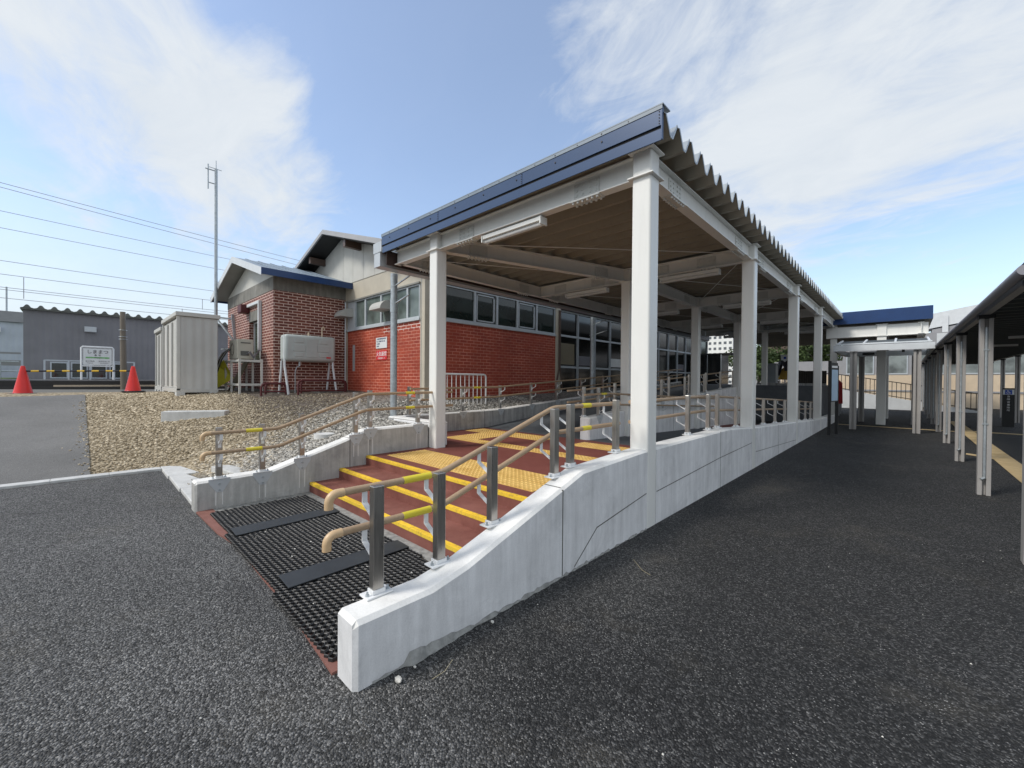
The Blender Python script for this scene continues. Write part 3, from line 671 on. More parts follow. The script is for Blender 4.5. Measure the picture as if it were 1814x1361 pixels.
def wz(prof): return lambda y: float(np.interp(y, [p[0] for p in prof], [p[1] for p in prof]))
rz_ = wz(ws); lz_ = wz(wl)
U = [(.96, .885), (1.64, .885), (2.84, 1.265), (3.98, 1.265)]; Lw = [(.95, .668), (1.64, .668), (2.84, 1.045), (3.98, 1.05)]
handrail('near handrail with steel posts bolted on the road side parapet of the steps', [(y, rz_(y+.03), zt) for y, zt in ((1.085, .925), (1.50, .93), (1.95, 1.04), (2.65, 1.272), (2.87, 1.30), (3.64, 1.315))], [U, Lw], -2.062, -2.2, ((1.36, 1.56), (3.28, 3.42)))
UL = [(.99, .882), (1.7, .882), (2.85, 1.285), (4.42, 1.295)]; LL = [(.99, .660), (1.7, .660), (2.85, 1.058), (4.42, 1.068)]
handrail('handrail on the grey parapet at the far side of the steps, backed by gravel', [(y, lz_(y+.03), zt) for y, zt in ((1.09, .93), (1.53, .94), (1.99, 1.04), (2.72, 1.31), (2.94, 1.335), (3.77, 1.325))], [UL, LL], -5.715, -5.60,
         ((1.36, 1.53), (3.5, 3.66)), plate_face=XL)
UR = [(4.22, 1.27), (6.7, 1.28), (8.13, 1.22), (11.3, 1.09), (17.5, .82)]; LR = [(y, z-.222) for y, z in UR]
handrail('handrail along the road side parapet between the white columns', [(y, rz_(y+.03), rz_(y+.03)+.52) for y in (5.50, 6.28, 6.68, 7.66, 9.55, 10.6, 11.62, 13.45, 14.5, 15.4, 17.4)], [UR, LR], -2.055, -2.2, ends=(False, True))
wfar = wz([(4.2, .775), (6.6, .79), (7.2, .795), (18.5, 1.50)])
UF = [(4.5, 1.315), (6.9, 1.335), (18.2, 2.04)]; LF = [(4.5, 1.09), (6.9, 1.105), (18.2, 1.81)]
handrail('long handrail on the parapet beside the brick building', [(y, wfar(y+.03), wfar(y+.03)+.58) for y in (4.55, 5.92, 7.12, 8.28, 9.40, 10.62, 11.9, 13.2, 14.5, 15.8, 17.1)], [UF, LF], -7.19, -7.03, ((6.15, 6.35),), ends=(False, False), plate_face=-7.15, plates=False)
wmid = wz([(6.66, .80), (7.0, .82), (12.9, 1.178), (17, 1.36), (19.5, 1.42)])
handrail('handrail on the dividing wall on the side of the lower ramp', [(y, wmid(y+.03), wmid(y+.03)+.55) for y in (7.0, 8.5, 9.9, 11.4, 12.9)], [[(6.35, 1.245), (7.2, 1.255), (13.5, .98)], [(6.35, 1.03), (7.2, 1.04), (13.5, .75)]], -4.335, -4.20, ((6.9, 7.1),), ends=(False, False), plate_face=-4.30, plates=False)
handrail('handrail on the dividing wall on the side of the upper ramp', [(y, wmid(y+.03), wmid(y+.03)+.58) for y in (6.72, 7.9, 9.3, 10.7, 12.1, 13.5, 14.9, 16.3, 17.7)], [[(6.4, 1.31), (7.0, 1.33), (18.4, 2.0)], [(6.4, 1.09), (7.0, 1.11), (18.4, 1.78)]], -4.485, -4.62, (), ends=(False, False))

# ------------------------------------------------------------------ canopy
CW = .205
def canopy():
    t = thing('canopy', 'big white steel canopy with folded metal roof and blue fascia over the steps', 'canopy', (-4.3, 4, 0))
    def column(x0, y0, zb, plate=True):
        m = MB(); m.box(x0, x0+CW, y0, y0+CW, zb, 3.875); c = m.build('column', 'steel_white', t, bevel=.022, seg=3)
        p = MB()
        for z in (3.612, 3.878): p.box(x0-.038, x0+CW+.038, y0-.038, y0+CW+.038, z-.007, z+.007)
        p.build('stiffener_plate', 'steel_white', c, bevel=.002)
        return c
    for y in colY: column(-2.086, y, -.1)
    column(-5.70, 4.0, .2)
    for k in range(4): column(-4.42, colY[k+1], -.1)
    def ibeam(p, q, z0=3.62, z1=3.872, w=.13, name='beam', lab=None):
        p = Vector(p); q = Vector(q); m = MB(); zc = (z0+z1)/2
        for z in (z0+.006, z1-.006): m.bar((p.x, p.y, z), (q.x, q.y, z), w, .012)
        m.bar((p.x, p.y, zc), (q.x, q.y, zc), .012, z1-z0-.024)
        b_ = m.build(name, 'steel_white', t)
        # bolted splice a little way in from each end
        L_ = (q-p).length; d = (q-p).normalized(); nn = Vector((-d.y, d.x)); s = MB()
        for a in (.62, L_-.62):
            c = p+d*a
            for sd in (-1, 1):
                o = nn*sd*.012
                s.bar((c.x-d.x*.17+o.x, c.y-d.y*.17+o.y, zc), (c.x+d.x*.17+o.x, c.y+d.y*.17+o.y, zc), .010, .17)
                for i in range(4):
                    for zz in (-.055, 0, .055):
                        e = c+d*(-.12+i*.08 + (.012 if i > 1 else -.012)); s.tube([(e.x+o.x*1.2, e.y+o.y*1.2, zc+zz), (e.x+o.x*2.35, e.y+o.y*2.35, zc+zz)], .013, 6)
            s.bar((c.x-d.x*.2, c.y-d.y*.2, z0-.005), (c.x+d.x*.2, c.y+d.y*.2, z0-.005), w, .009)
            for i in range(6):
                for k in (-1, 1):
                    e = c+d*(-.165+i*.066)+nn*k*.042; s.tube([(e.x, e.y, z0-.009), (e.x, e.y, z0-.032)], .014, 6)
        s.build('splice', 'steel_white_bolt', b_)
    B2 = CW/2; xo = -2.086+B2; xm = -4.42+B2; xl = -6.75
    for k, y in enumerate(colY):
        yc = y+B2
        if k == 0:
            ibeam((-5.49, yc), (-2.09, yc)); ibeam((xl-.12, yc), (-5.71, yc)) if False else None
            m = MB()
            for z in (3.626, 3.866): m.bar((xl-.10, yc, z), (-5.70, yc, z), .13, .012)
            m.bar((xl-.10, yc, 3.746), (-5.70, yc, 3.746), .012, .228); m.build('beam', 'steel_white', t)
        else:
            ibeam((-4.21, yc), (-2.09, yc)); ibeam((xl+.02, yc), (-4.43, yc))
    for k in range(4):
        ibeam((xo, colY[k]+CW), (xo, colY[k+1]))
        ibeam((xl, colY[k]+B2), (xl, colY[k+1]+B2), w=.1)
        if k: ibeam((xm, colY[k]+CW), (xm, colY[k+1]))
    ibeam((-5.58, 4.21), (-4.36, 8.02))
    # bracing rods
    m = MB()
    for k in range(4):
        a, b2 = colY[k]+.25, colY[k+1]
        if k == 0: m.tube([(-5.5, a, 3.76), (-2.1, b2, 3.76)], .008, 6); m.tube([(xl, a, 3.76), (-4.5, b2, 3.76)], .008, 6)
        else:
            m.tube([(-4.2, a, 3.76), (-2.1, b2, 3.76)], .008, 6); m.tube([(-4.2, b2, 3.76), (-2.1, a, 3.76)], .008, 6); m.tube([(xl, a, 3.76), (-4.45, b2, 3.76)], .008, 6)
    m.build('brace_rod', 'steel_white', t)
    # folded-plate roof: ridges run along X
    x0, x1 = -7.05, -1.69; y = 3.87; pitch = .328; zv, zp = 3.90, 4.075
    n = int((20.6-y)/pitch); prof = []
    for i in range(n):
        a = y+i*pitch
        prof += [(a, zp), (a+.028, zp), (a+pitch/2-.028, zv), (a+pitch/2+.028, zv), (a+pitch-.028, zp)]
    prof.append((y+n*pitch, zp))
    rf = MB(); rf.mat(0)
    th = .006
    N_ = len(prof); v = [(x, yy, zz) for x in (x0, x1) for yy, zz in prof]+[(x, yy, zz+th) for x in (x0, x1) for yy, zz in prof]
    fs = [(i, i+1, N_+i+1, N_+i) for i in range(N_-1)]; rf.add(v, fs); rf.mat(1)
    o = len(rf.v)-len(v); 
    rf.f += [(o+2*N_+i, o+3*N_+i, o+3*N_+i+1, o+2*N_+i+1) for i in range(N_-1)]; rf.m += [1]*(N_-1)
    rf.f += [(o+N_+i, o+N_+i+1, o+3*N_+i+1, o+3*N_+i) for i in range(N_-1)]; rf.m += [2]*(N_-1)
    rf.f += [(o+i, o+2*N_+i, o+2*N_+i+1, o+i+1) for i in range(N_-1)]; rf.m += [2]*(N_-1)
    rf.build('roof', ['roof_under', 'roof_top', 'gutter_grey'], t)
    lp = MB()          # bright turned-up lips at the roof edge and clips on the beams
    for i in range(n):
        a = y+i*pitch
        for p, q in (((a+.028, zp), (a+pitch/2-.028, zv)), ((a+pitch/2+.028, zv), (a+pitch-.028, zp)), ((a+pitch/2-.028, zv), (a+pitch/2+.028, zv))):
            lp.bar((x1+.003, p[0], p[1]+.008), (x1+.003, q[0], q[1]+.008), .006, .022)
    lp.build('roof_edge', 'roof_top', t)
    cl = MB()
    for i in range(n):
        a = y+(i+.5)*pitch
        for x in (xo, xl) + ((xm,) if a > 8 else ()): cl.box(x-.03, x+.03, a-.035, a+.035, 3.873, zv-.001)
    cl.build('roof_clip', 'ac_dark', t)
    # fascia, two blue sheets with a dark gap
    fy = 3.845
    f = MB(); f.box(-6.98, -1.705, fy, fy+.012, 3.955, 4.145); 
    q_ = MB(); q_.box(-6.985, -1.69, fy-.008, fy+.16, 4.1455, 4.157); q_.box(-6.985, -1.698, fy-.006, fy-.001, 4.108, 4.145); q_.build('flashing', 'blue_roof', t)
    for x in (-5.25, -3.5): f.box(x-.004, x+.004, fy-.003, fy+.002, 3.957, 4.11)
    f.box(-1.712, -1.700, fy-.001, fy+.03, 3.82, 4.15)
    fo = f.build('fascia', 'blue_fascia', t, bevel=.002)
    f = MB(); f.box(-6.95, -1.705, fy+.004, fy+.014, 3.815, 3.925); f.build('fascia', 'blue_fascia', t, bevel=.002)
    f = MB(); f.box(-6.95, -1.715, fy+.016, fy+.022, 3.90, 3.97); f.build('fascia_gap', 'black_gap', t)
    s = MB()
    for x in np.arange(-6.7, -1.8, .62):
        for z in (4.125, 4.045): s.tube([(x, fy+.005, z), (x, fy-.008, z)], .010, 6)
        s.tube([(x+.31, fy+.005, 4.125), (x+.31, fy-.008, 4.125)], .007, 6)
    for x in (-5.265, -3.515, -1.73):
        for z in (3.975, 4.0, 4.03, 4.06, 4.09): s.tube([(x, fy+.005, z), (x, fy-.006, z)], .006, 6)
    s.build('rivet', 'ink', t)
    # box gutter on the station side
    g = MB(); g.box(-7.28, -7.06, 3.86, 20.4, 3.60, 3.61); g.box(-7.28, -7.27, 3.86, 20.4, 3.61, 4.04); g.box(-7.07, -7.06, 3.86, 20.4, 3.61, 3.86); g.box(-7.269, -7.071, 3.86, 3.872, 3.61, 4.03); g.box(-7.30, -7.0, 3.852, 3.862, 3.86, 4.05)
    g.build('gutter', 'gutter_grey', t)
    g = MB(); g.box(-7.055, -6.9, 3.9, 20.4, 3.84, 3.86); g.box(-6.905, -6.895, 3.9, 20.4, 3.6, 3.86); g.build('gutter_soffit', 'brown_eave', t)
canopy()
def downpipe(x, y, z0, z1, label):
    t = thing('downpipe', label, 'downpipe', (x, y, z0)); m = MB(); m.tube([(x, y, z0), (x, y, z1)], .066, 18); m.build('pipe', 'galv', t, smooth=True)
    m = MB(); m.tube([(x, y, z1-.62), (x, y, z1-.35)], .074, 18); m.tube([(x, y, z1-.02), (x, y, z1+.15)], .07, 18); m.build('collar', 'galv', t, smooth=True)
    m = MB()
    for z in (z1-.1, z1-.45): m.bar((x, y, z), (x+.55, y, z+.12), .025, .02); m.tube([(x-.09, y-.03, z), (x+.09, y-.03, z)], .008, 6)
    m.build('bracket', 'galv', t)
downpipe(-7.43, 4.37, .60, 3.46, 'galvanised rain pipe standing in the gravel at the canopy corner')
downpipe(-7.50, 11.75, .9, 3.46, 'white rain pipe in front of the glazed station hall')

# fluorescent battens
def lamp():
    t = thing('batten_light', 'long fluorescent batten under the front beam of the canopy', 'ceiling light', (-3.93, 4.12, 3.50), 'fluorescent lights under the canopy')
    x0, x1 = -4.47, -3.39; m = MB(); m.box(x0, x1, 4.06, 4.18, 3.545, 3.60); m.box(x0-.02, x0, 4.05, 4.19, 3.50, 3.60); m.box(x1, x1+.02, 4.05, 4.19, 3.50, 3.60); m.build('housing', 'lamp_white', t, bevel=.004)
    m = MB(); m.tube([(x0, 4.12, 3.52), (x1, 4.12, 3.52)], .034, 12); m.build('lens', 'lens_clear', t, smooth=True); return t
lp0 = lamp()
k = 0
ordw = ['second', 'third', 'fourth', 'fifth']
for r in range(1, 5):
    for x, side in ((-5.40, 'station'), (-3.05, 'road')):
        dup(lp0, (x, colY[r]+.16, 3.50), 'fluorescent batten under the %s row of cross beams, on the %s side' % (ordw[r-1], side))

# ------------------------------------------------------------------ station building
def building():
    Xc, Yc, XE, YE = -8.58, 5.90, -18.0, 34.0
    t = thing('station_building', 'low station building with glossy red brick walls, strip windows and gabled roof', 'building', (-13.2, 12, 1))
    m = MB(); m.box(XE, Xc, Yc, 11.15, .6, 3.04); m.build('brick_wall', 'brick_red', t)
    m = MB(); m.box(XE, Xc-.06, Yc+.06, 11.15, 3.04, 3.96); m.build('window_band_core', 'soffit_dark', t)
    # corner post and beige band
    m = MB(); m.box(Xc-.18, Xc+.012, Yc-.012, Yc+.18, .6, 4.3); m.box(-12.94, -12.80, Yc-.02, Yc+.1, .6, 4.0); m.box(Xc-.2, Xc+.03, 11.15, 11.42, .8, 3.96); m.build('pillar', 'beige_wall', t)
    m = MB(); m.box(-12.95, Xc+.004, Yc-.004, Yc+.2, 3.95, 4.55); m.box(XE, -12.95, Yc+.05, Yc+.2, 3.0, 5); m.build('wall_band', 'beige_wall', t)
    m = MB(); m.box(Xc-.2, Xc+.006, Yc+.2, 26.4, 3.97, 4.55); m.build('wall_band', 'brown_eave', t)
    ap = -13.24
    def zr(x): return 6.0-.307*abs(x-ap)
    # gable siding, vertical boards with dark joints
    edges = [Xc+.0, -9.6, -10.35, -11.05, -11.75, -12.42, -13.1, -13.8, -14.6, -15.4, -16.2, -17, -17.8]
    m = MB()
    for a, b2 in zip(edges[:-1], edges[1:]):
        a -= .006; b2 += .006; pts = [(a, 4.5), (a, zr(a))]+([(ap, zr(ap))] if b2 < ap < a else [])+[(b2, zr(b2)), (b2, 4.5)]
        m.prism(pts, 1, Yc-.02, Yc+.05)
    m.build('gable_siding', 'siding', t)
    m = MB(); m.prism([(Xc, 4.5), (Xc, zr(Xc)), (ap, zr(ap)), (-17.9, zr(-17.9)), (-17.9, 4.5)], 1, Yc+.055, Yc+.15); m.build('gable_backing', 'soffit_dark', t)
    # roof with deep dark soffit
    yo = 5.28; e0, e1 = -7.95, -18.5
    for s, xe, nm in ((1, e0, ''), (-1, e1, '')):
        m = MB(); z0 = 6.17-.307*abs(xe-ap)
        m.prism([(ap, 6.17), (xe, z0), (xe, z0-.05), (ap, 6.12)], 1, yo, 27); m.build('roof', 'rake_grey', t)
        m = MB(); m.prism([(ap, 6.115), (xe, z0-.055), (xe, z0-.16), (ap, 6.01)], 1, yo+.03, 27); m.build('soffit', 'soffit_dark', t)
        m = MB(); m.prism([(ap, 6.14), (xe, z0-.03), (xe, z0-.15), (ap, 6.03)], 1, yo-.02, yo+.028); m.build('barge_board', 'rake_grey', t)
        m = MB(); m.box(xe-.02*s, xe+.03*s, yo, 27, z0-.2, z0+.02); m.build('eave_board', 'rake_white', t)
    m = MB()
    for d in (1.3, 3.2): m.box(ap+d-.07, ap+d+.07, yo+.1, Yc, zr(ap+d)-.22, zr(ap+d)-.02); m.box(ap-d-.07, ap-d+.07, yo+.1, Yc, zr(ap-d)-.22, zr(ap-d)-.02)
    m.build('purlin', 'brown_pipe', t)
    # gable windows
    def window(x0, x1, z0, z1, face, axis, gl='glass', vert=()):
        m = MB(); w = .035
        def bx(a, b2, c, d, o0, o1, mb):
            if axis == 'y': mb.box(a, b2, face-o1, face-o0, c, d)
            else: mb.box(face+o0, face+o1, a, b2, c, d)
        for a, b2, c, d in ((x0, x1, z0, z0+w*1.3), (x0, x1, z1-w, z1), (x0, x0+w, z0+w*1.3, z1-w), (x1-w, x1, z0+w*1.3, z1-w)): bx(a, b2, c, d, -.03, .02, m)
        for q in vert: bx(q-.03, q+.03, z0+w, z1-w, -.02, .012, m)
        wn = m.build('window', 'window_alu', t)
        g = MB(); bx(x0+w, x1-w, z0+w, z1-w, -.03, -.022, g); g.build('pane', gl, wn)
    xs = [-12.28, -11.62, -10.7, -10.12, -9.35, -8.78]
    for a, b2 in zip(xs[:-1], xs[1:]): window(a, b2, 3.05, 3.9, Yc, 'y', 'glass_gable')
    m = MB(); m.box(-12.82, -12.3, Yc-.005, Yc+.06, 3.03, 3.95); m.build('vent_panel', 'gutter_grey', t)
    m = MB(); m.box(-12.94, Xc-.18, Yc-.05, Yc+.02, 2.99, 3.045); m.build('sill', 'window_alu', t)
    m = MB(); m.box(-12.94, Xc-.18, Yc-.06, Yc+.02, 3.905, 3.945); m.build('window_head', 'soffit_grey', t)
    ys = [6.1, 7.53, 8.38, 9.25, 10.16, 11.12]
    for i, (a, b2) in enumerate(zip(ys[:-1], ys[1:])): window(a, b2, 3.06, 3.95, Xc, 'x')
    for i in (1, 3):
        a, b2 = ys[i], ys[i+1]; m = MB(); q = (a+.06, b2-.10, 3.13, 3.88)
        for c in ((q[0], q[1], q[2], q[2]+.035), (q[0], q[1], q[3]-.035, q[3]), (q[0], q[0]+.03, q[2], q[3]), (q[1]-.045, q[1], q[2], q[3])): m.box(Xc-.02, Xc+.012, *c)
        m.build('sash', 'window_alu', t)
    m = MB(); m.box(Xc-.02, Xc+.05, Yc+.18, 11.15, 3.0, 3.058); m.build('sill', 'window_alu', t)
    # vent hoods
    for hx, hz, w in ((-12.62, 3.42, .22), (-10.32, 3.38, .30)):
        m = MB(); prof = [(Yc-.0, hz), (Yc-.42, hz)]+[(Yc-.42+.34*(1-math.cos(a)), hz+.26*math.sin(a)) for a in [i*math.pi/2/6 for i in range(1, 7)]]+[(Yc, hz+.27)]
        m.prism(prof, 0, hx-w, hx+w); m.build('vent_hood', 'hood_metal', t)
    m = MB(); m.tube([(-12.75, Yc-.1, 1.1), (-12.75, Yc-.1, 3.9)], .02, 8); m.build('conduit', 'rake_white', t)
    # conduits on the corner pillar
    m = MB(); m.tube([(Xc+.06, 11.3, 3.9), (Xc+.06, 11.3, 1.9), (Xc+.06, 11.1, 1.2)], .025, 8); m.tube([(Xc+.06, 11.36, 3.9), (Xc+.06, 11.36, 1.9), (Xc+.06, 11.5, 1.1)], .02, 8); m.build('conduit', 'brown_pipe', t, smooth=True)
    m = MB(); m.box(Xc-.14, Xc-.13, Yc-.02, Yc-.013, 1.0, 4.5); m.build('conduit', 'galv', t)
    # scar on gable brick
    m = MB(); m.box(-12.45, -12.30, Yc-.004, Yc, 1.75, 2.55); m.build('mortar_scar', 'rake_grey', t)
    # glazed hall front
    m = MB(); m.box(-18, Xc-.25, 11.4, 26.4, .6, 4.0); m.build('hall_core', 'soffit_dark', t)
    for i in range(13):
        a = 11.5+i*1.15; b2 = a+1.15; m = MB()
        for y in (a, b2-.03): m.box(Xc-.2, Xc-.10, y, y+.05, 1.0, 4.0)
        for z in (1.06, 1.95, 3.05, 3.92): m.box(Xc-.19, Xc-.11, a+.05, b2-.03, z, z+.07)
        wn = m.build('glazing', 'window_alu', t)
        g = MB(); g.box(Xc-.17, Xc-.16, a+.05, b2-.03, 1.13, 3.92); g.build('pane', 'glass_hall', wn)
        if i in (0, 1, 3, 4, 6, 9):
            p = MB(); c = [.18, .95, 2.05, 2.6][i % 4]; hh = .75 if i % 2 == 0 else .34; p.box(Xc-.158, Xc-.155, a+.14, b2-.16, 2.08, 2.08+hh); p.build('poster', 'wood_old' if i == 0 else ('sign_white' if i in (3, 4) else 'ink_grey'), wn)
    return t
building()
def annex():
    Xa, Ya, XE, YE = -12.97, 3.82, -18.1, 5.93
    t = thing('brick_annex', 'dark brown brick annex with pale mortar and blue edged gable roof', 'annex', (-15.5, 4.9, 1))
    # walls with a window opening in the front
    m = MB(); wx0, wx1, wz0, wz1 = -15.35, -14.12, 2.0, 3.30
    m.box(XE, wx0, Ya, YE, .6, 4.02); m.box(wx1, Xa, Ya, YE, .6, 4.02); m.box(wx0, wx1, Ya, YE, .6, wz0); m.box(wx0, wx1, Ya, YE, 3.62, 4.02); m.box(wx0, wx1, Ya+.22, YE, wz0, 3.62); m.build('brick_wall', 'brick_brown', t)
    m = MB(); m.box(wx0, wx1, Ya-.004, Ya+.2, wz1, 3.62); m.build('lintel', 'rough_concrete', t)
    m = MB(); m.box(wx0, wx1, Ya+.12, Ya+.17, wz0, wz0+.05); m.box(wx0, wx1, Ya+.12, Ya+.17, wz1-.05, wz1)
    for x in (wx0, -14.68, wx1-.05): m.box(x, x+.05, Ya+.12, Ya+.17, wz0+.05, wz1-.05)
    w = m.build('window', 'white_paint', t); g = MB(); g.box(wx0+.05, wx1-.05, Ya+.15, Ya+.155, wz0+.05, wz1-.05); g.build('pane', 'glass_green', w)
    m = MB(); m.box(XE-.01, Xa+.02, Ya-.02, YE, .5, 1.17); m.build('plinth', 'rough_concrete', t)
    m = MB(); m.box(XE, Xa+.01, Ya-.01, YE, 4.02, 4.40); m.build('ring_beam', 'rough_concrete', t)
    ap = -15.53; yo = 3.40; e0, e1 = -12.48, -18.56; zt, sl = 5.36, .295
    m = MB(); m.prism([(Xa, 4.40), (ap, zt-.19), (XE, 4.40)], 1, Ya-.005, Ya+.1); m.build('gable_panel', 'siding', t)
    for xe, s in ((e0, 1), (e1, -1)):
        ze = zt-sl*abs(xe-ap)
        m = MB(); m.prism([(ap, zt), (xe, ze), (xe, ze-.03), (ap, zt-.03)], 1, yo, YE-.02)
        n = 7
        for i in range(1, n):
            y = yo+(YE-yo)*i/n; m.bar((ap, y, zt+.012), (xe, y, ze+.012), .025, .03)
        m.build('roof', 'blue_roof', t)
        m = MB(); m.prism([(ap, zt-.035), (xe-.02*s, ze-.035), (xe-.02*s, ze-.10), (ap, zt-.10)], 1, yo+.03, YE-.02); m.build('soffit', 'soffit_grey', t)
        m = MB(); m.prism([(ap, zt+.01), (xe, ze+.01), (xe, ze-.19), (ap, zt-.19)], 1, yo-.025, yo+.0); m.build('barge_board', 'rake_white', t)
        m = MB(); m.box(xe, xe+.03*s, yo-.025, YE+.1, ze-.165, ze+.015); m.build('eave_fascia', 'blue_deep', t)
    # L shaped white duct and red vent box
    m = MB(); m.bar((-15.28, Ya-.05, 3.80), (-14.12, Ya-.05, 3.80), .09, .09); m.bar((-14.07, Ya-.05, 3.845), (-14.07, Ya-.05, 2.32), .09, .09); m.build('pipe_cover', 'rake_white', t, bevel=.01)
    m = MB(); m.box(-15.72, -15.30, Ya-.25, Ya, 3.60, 3.86); m.build('vent_box', 'maroon', t, bevel=.02)
annex()
def wallsign():
    y = 5.896
    t = thing('wall_sign', 'white notice with small blue lines of writing on the red brick gable', 'sign', (-10.67, y, 2.38))
    MB().box(-10.97, -10.37, y-.012, y, 2.375, 2.68).build('panel', 'sign_white', t)
    for i, (s, sz) in enumerate((('少量危険物貯蔵取扱所', .052), ('第二石油類 灯油 490L', .050), ('火気厳禁', .046), ('島松駅', .046))):
        text(s, sz, 'ink_blue', t, (-10.93, y-.013, 2.635-i*.068), (1, 0, 0), align='LEFT')
    t = thing('wall_sign', 'red warning plate with white lettering below the white notice', 'sign', (-10.67, y, 2.05))
    MB().box(-10.95, -10.37, y-.012, y, 2.05, 2.31).build('panel', 'sign_red', t)
    text('火気厳禁', .145, 'text_white', t, (-10.66, y-.013, 2.205), (1, 0, 0)); text('灯油貯蔵タンク', .055, 'text_white', t, (-10.66, y-.013, 2.09), (1, 0, 0))
wallsign()

# ------------------------------------------------------------------ things by the annex
def tank():
    t = thing('oil_tank', 'grey pressed steel heating oil tank on splayed white legs by the brick annex', 'oil tank', (-12.6, 4.62, 1.05))
    y0, y1, z0, z1, xf, xb = 3.93, 5.34, 1.99, 2.74, -12.36, -12.80
    m = MB(); m.box(xb, xf, y0, y1, z0, z1); bd = m.build('tank_body', 'tank_grey', t, smooth=True, bevel=.085, seg=4)
    m = MB(); cy, cz = (y0+y1)/2, (z0+z1)/2+.01
    def pad(a, b2, c, d): m.box(xf-.01, xf+.012, a, b2, c, d)
    pad(cy-.16, cy+.16, cz-.27, cz+.27); pad(cy-.5, cy-.161, cz-.1, cz+.09); pad(cy+.161, cy+.5, cz-.1, cz+.09)
    for sy in (-1, 1):
        for sz in (-1, 1): pad(*sorted((cy+sy*.22, cy+sy*.46)), *sorted((cz+sz*.14, cz+sz*.25)))
    m.build('pressing', 'tank_grey', t, bevel=.009)
    for y in (y0+.02, y1-.06):
        for dx in (-.17, .2):
            m = MB(); m.tube([((xb+xf)/2+dx*.6, y, 2.70 if dx > 0 else 2.0), ((xb+xf)/2+dx*.7, y, 1.85), ((xb+xf)/2+dx*1.5, y+(.05 if dx > 0 else -.02), 1.06)], .032, 8); m.build('leg', 'rake_white', t, smooth=True)
    m = MB(); m.tube([(-12.55, 5.0, 2.72), (-12.55, 5.0, 3.0), (-12.55, 5.03, 3.04), (-12.55, 5.07, 3.0), (-12.55, 5.07, 2.95)], .018, 8); m.tube([(-12.55, 4.62, 2.72), (-12.55, 4.62, 2.84)], .026, 8)
    m.build('vent_pipe', 'cream', t, smooth=True)
    m = MB(); m.tube([(-12.5, 4.36, 1.99), (-12.5, 4.36, 1.86)], .03, 8); m.tube([(-12.5, 4.36, 1.86), (-12.5, 4.28, 1.82), (-12.52, 4.25, 1.7), (-12.52, 4.25, 1.06)], .012, 6); m.build('oil_pipe', 'galv', t, smooth=True)
    m = MB(); m.box(xf+.013, xf+.015, 5.05, 5.18, 2.10, 2.14); m.build('plate', 'sign_red', t)
    tag(MB().box(-12.7, -12.1, 4.75, 5.5, .9, 1.16).build('concrete_block', 'rough_concrete', bevel=.01), 'low grey concrete footing block under the oil tank', 'block')
tank()
def ac():
    g = thing('equipment_stand', 'tall beige angle iron stand holding the air conditioner unit', 'stand', (-14, 3.4, 1.05))
    x0, x1, y0, y1, z = -14.85, -13.3, 3.08, 3.62, 2.04
    for x in (x0, (x0+x1)/2-.1, x1):
        for y in (y0, y1): MB().box(x-.025, x+.025, y-.025, y+.025, .95, z).build('leg', 'shed_beige', g)
    m = MB()
    for zz in (z-.05, 1.32): m.box(x0-.02, x1+.02, y0-.03, y0+.0, zz-.03, zz+.03); m.box(x0-.02, x1+.02, y1, y1+.03, zz-.03, zz+.03); m.box(x0-.03, x0, y0, y1, zz-.03, zz+.03); m.box(x1, x1+.03, y0, y1, zz-.03, zz+.03)
    m.build('frame', 'shed_beige', g)
    t = thing('air_conditioner', 'beige outdoor air conditioner unit on the tall stand', 'air conditioner', (-14.1, 3.4, 2.05))
    MB().box(-14.62, -13.72, 3.12, 3.52, 2.055, 2.62).build('casing', 'ac_beige', t, bevel=.015)
    m = MB()
    for i in range(3): m.tube([(-14.25+.17*math.cos(a), 3.115, 2.34+.17*math.sin(a)) for a in [q*math.pi/8 for q in range(17)]], .006+.0*i, 5, False)
    m.build('fan_grille', 'ac_dark', t)
    m = MB(); m.box(-13.719, -13.71, 3.2, 3.45, 2.5, 2.53); m.box(-13.719, -13.70, 3.2, 3.4, 2.15, 2.28); m.build('side_panel', 'ac_dark', t)
    m = MB(); m.tube([(-13.7, 3.35, 2.2), (-13.6, 3.4, 2.25), (-13.62, 3.5, 2.1), (-13.9, 3.7, 2.3), (-14.05, 3.76, 2.35)], .02, 8); m.build('hose', 'ink_grey', t, smooth=True)
    m = MB()
    for i in range(2): m.box(-14.7+i*.62, -14.25+i*.62, 3.1, 3.6, .95, 1.13)
    tag(MB().box(-14.9, -13.25, 3.0, 3.75, .9, 1.06).build('concrete_slab', 'rough_concrete', bevel=.01), 'worn concrete slab under the air conditioner stand', 'slab')
ac()
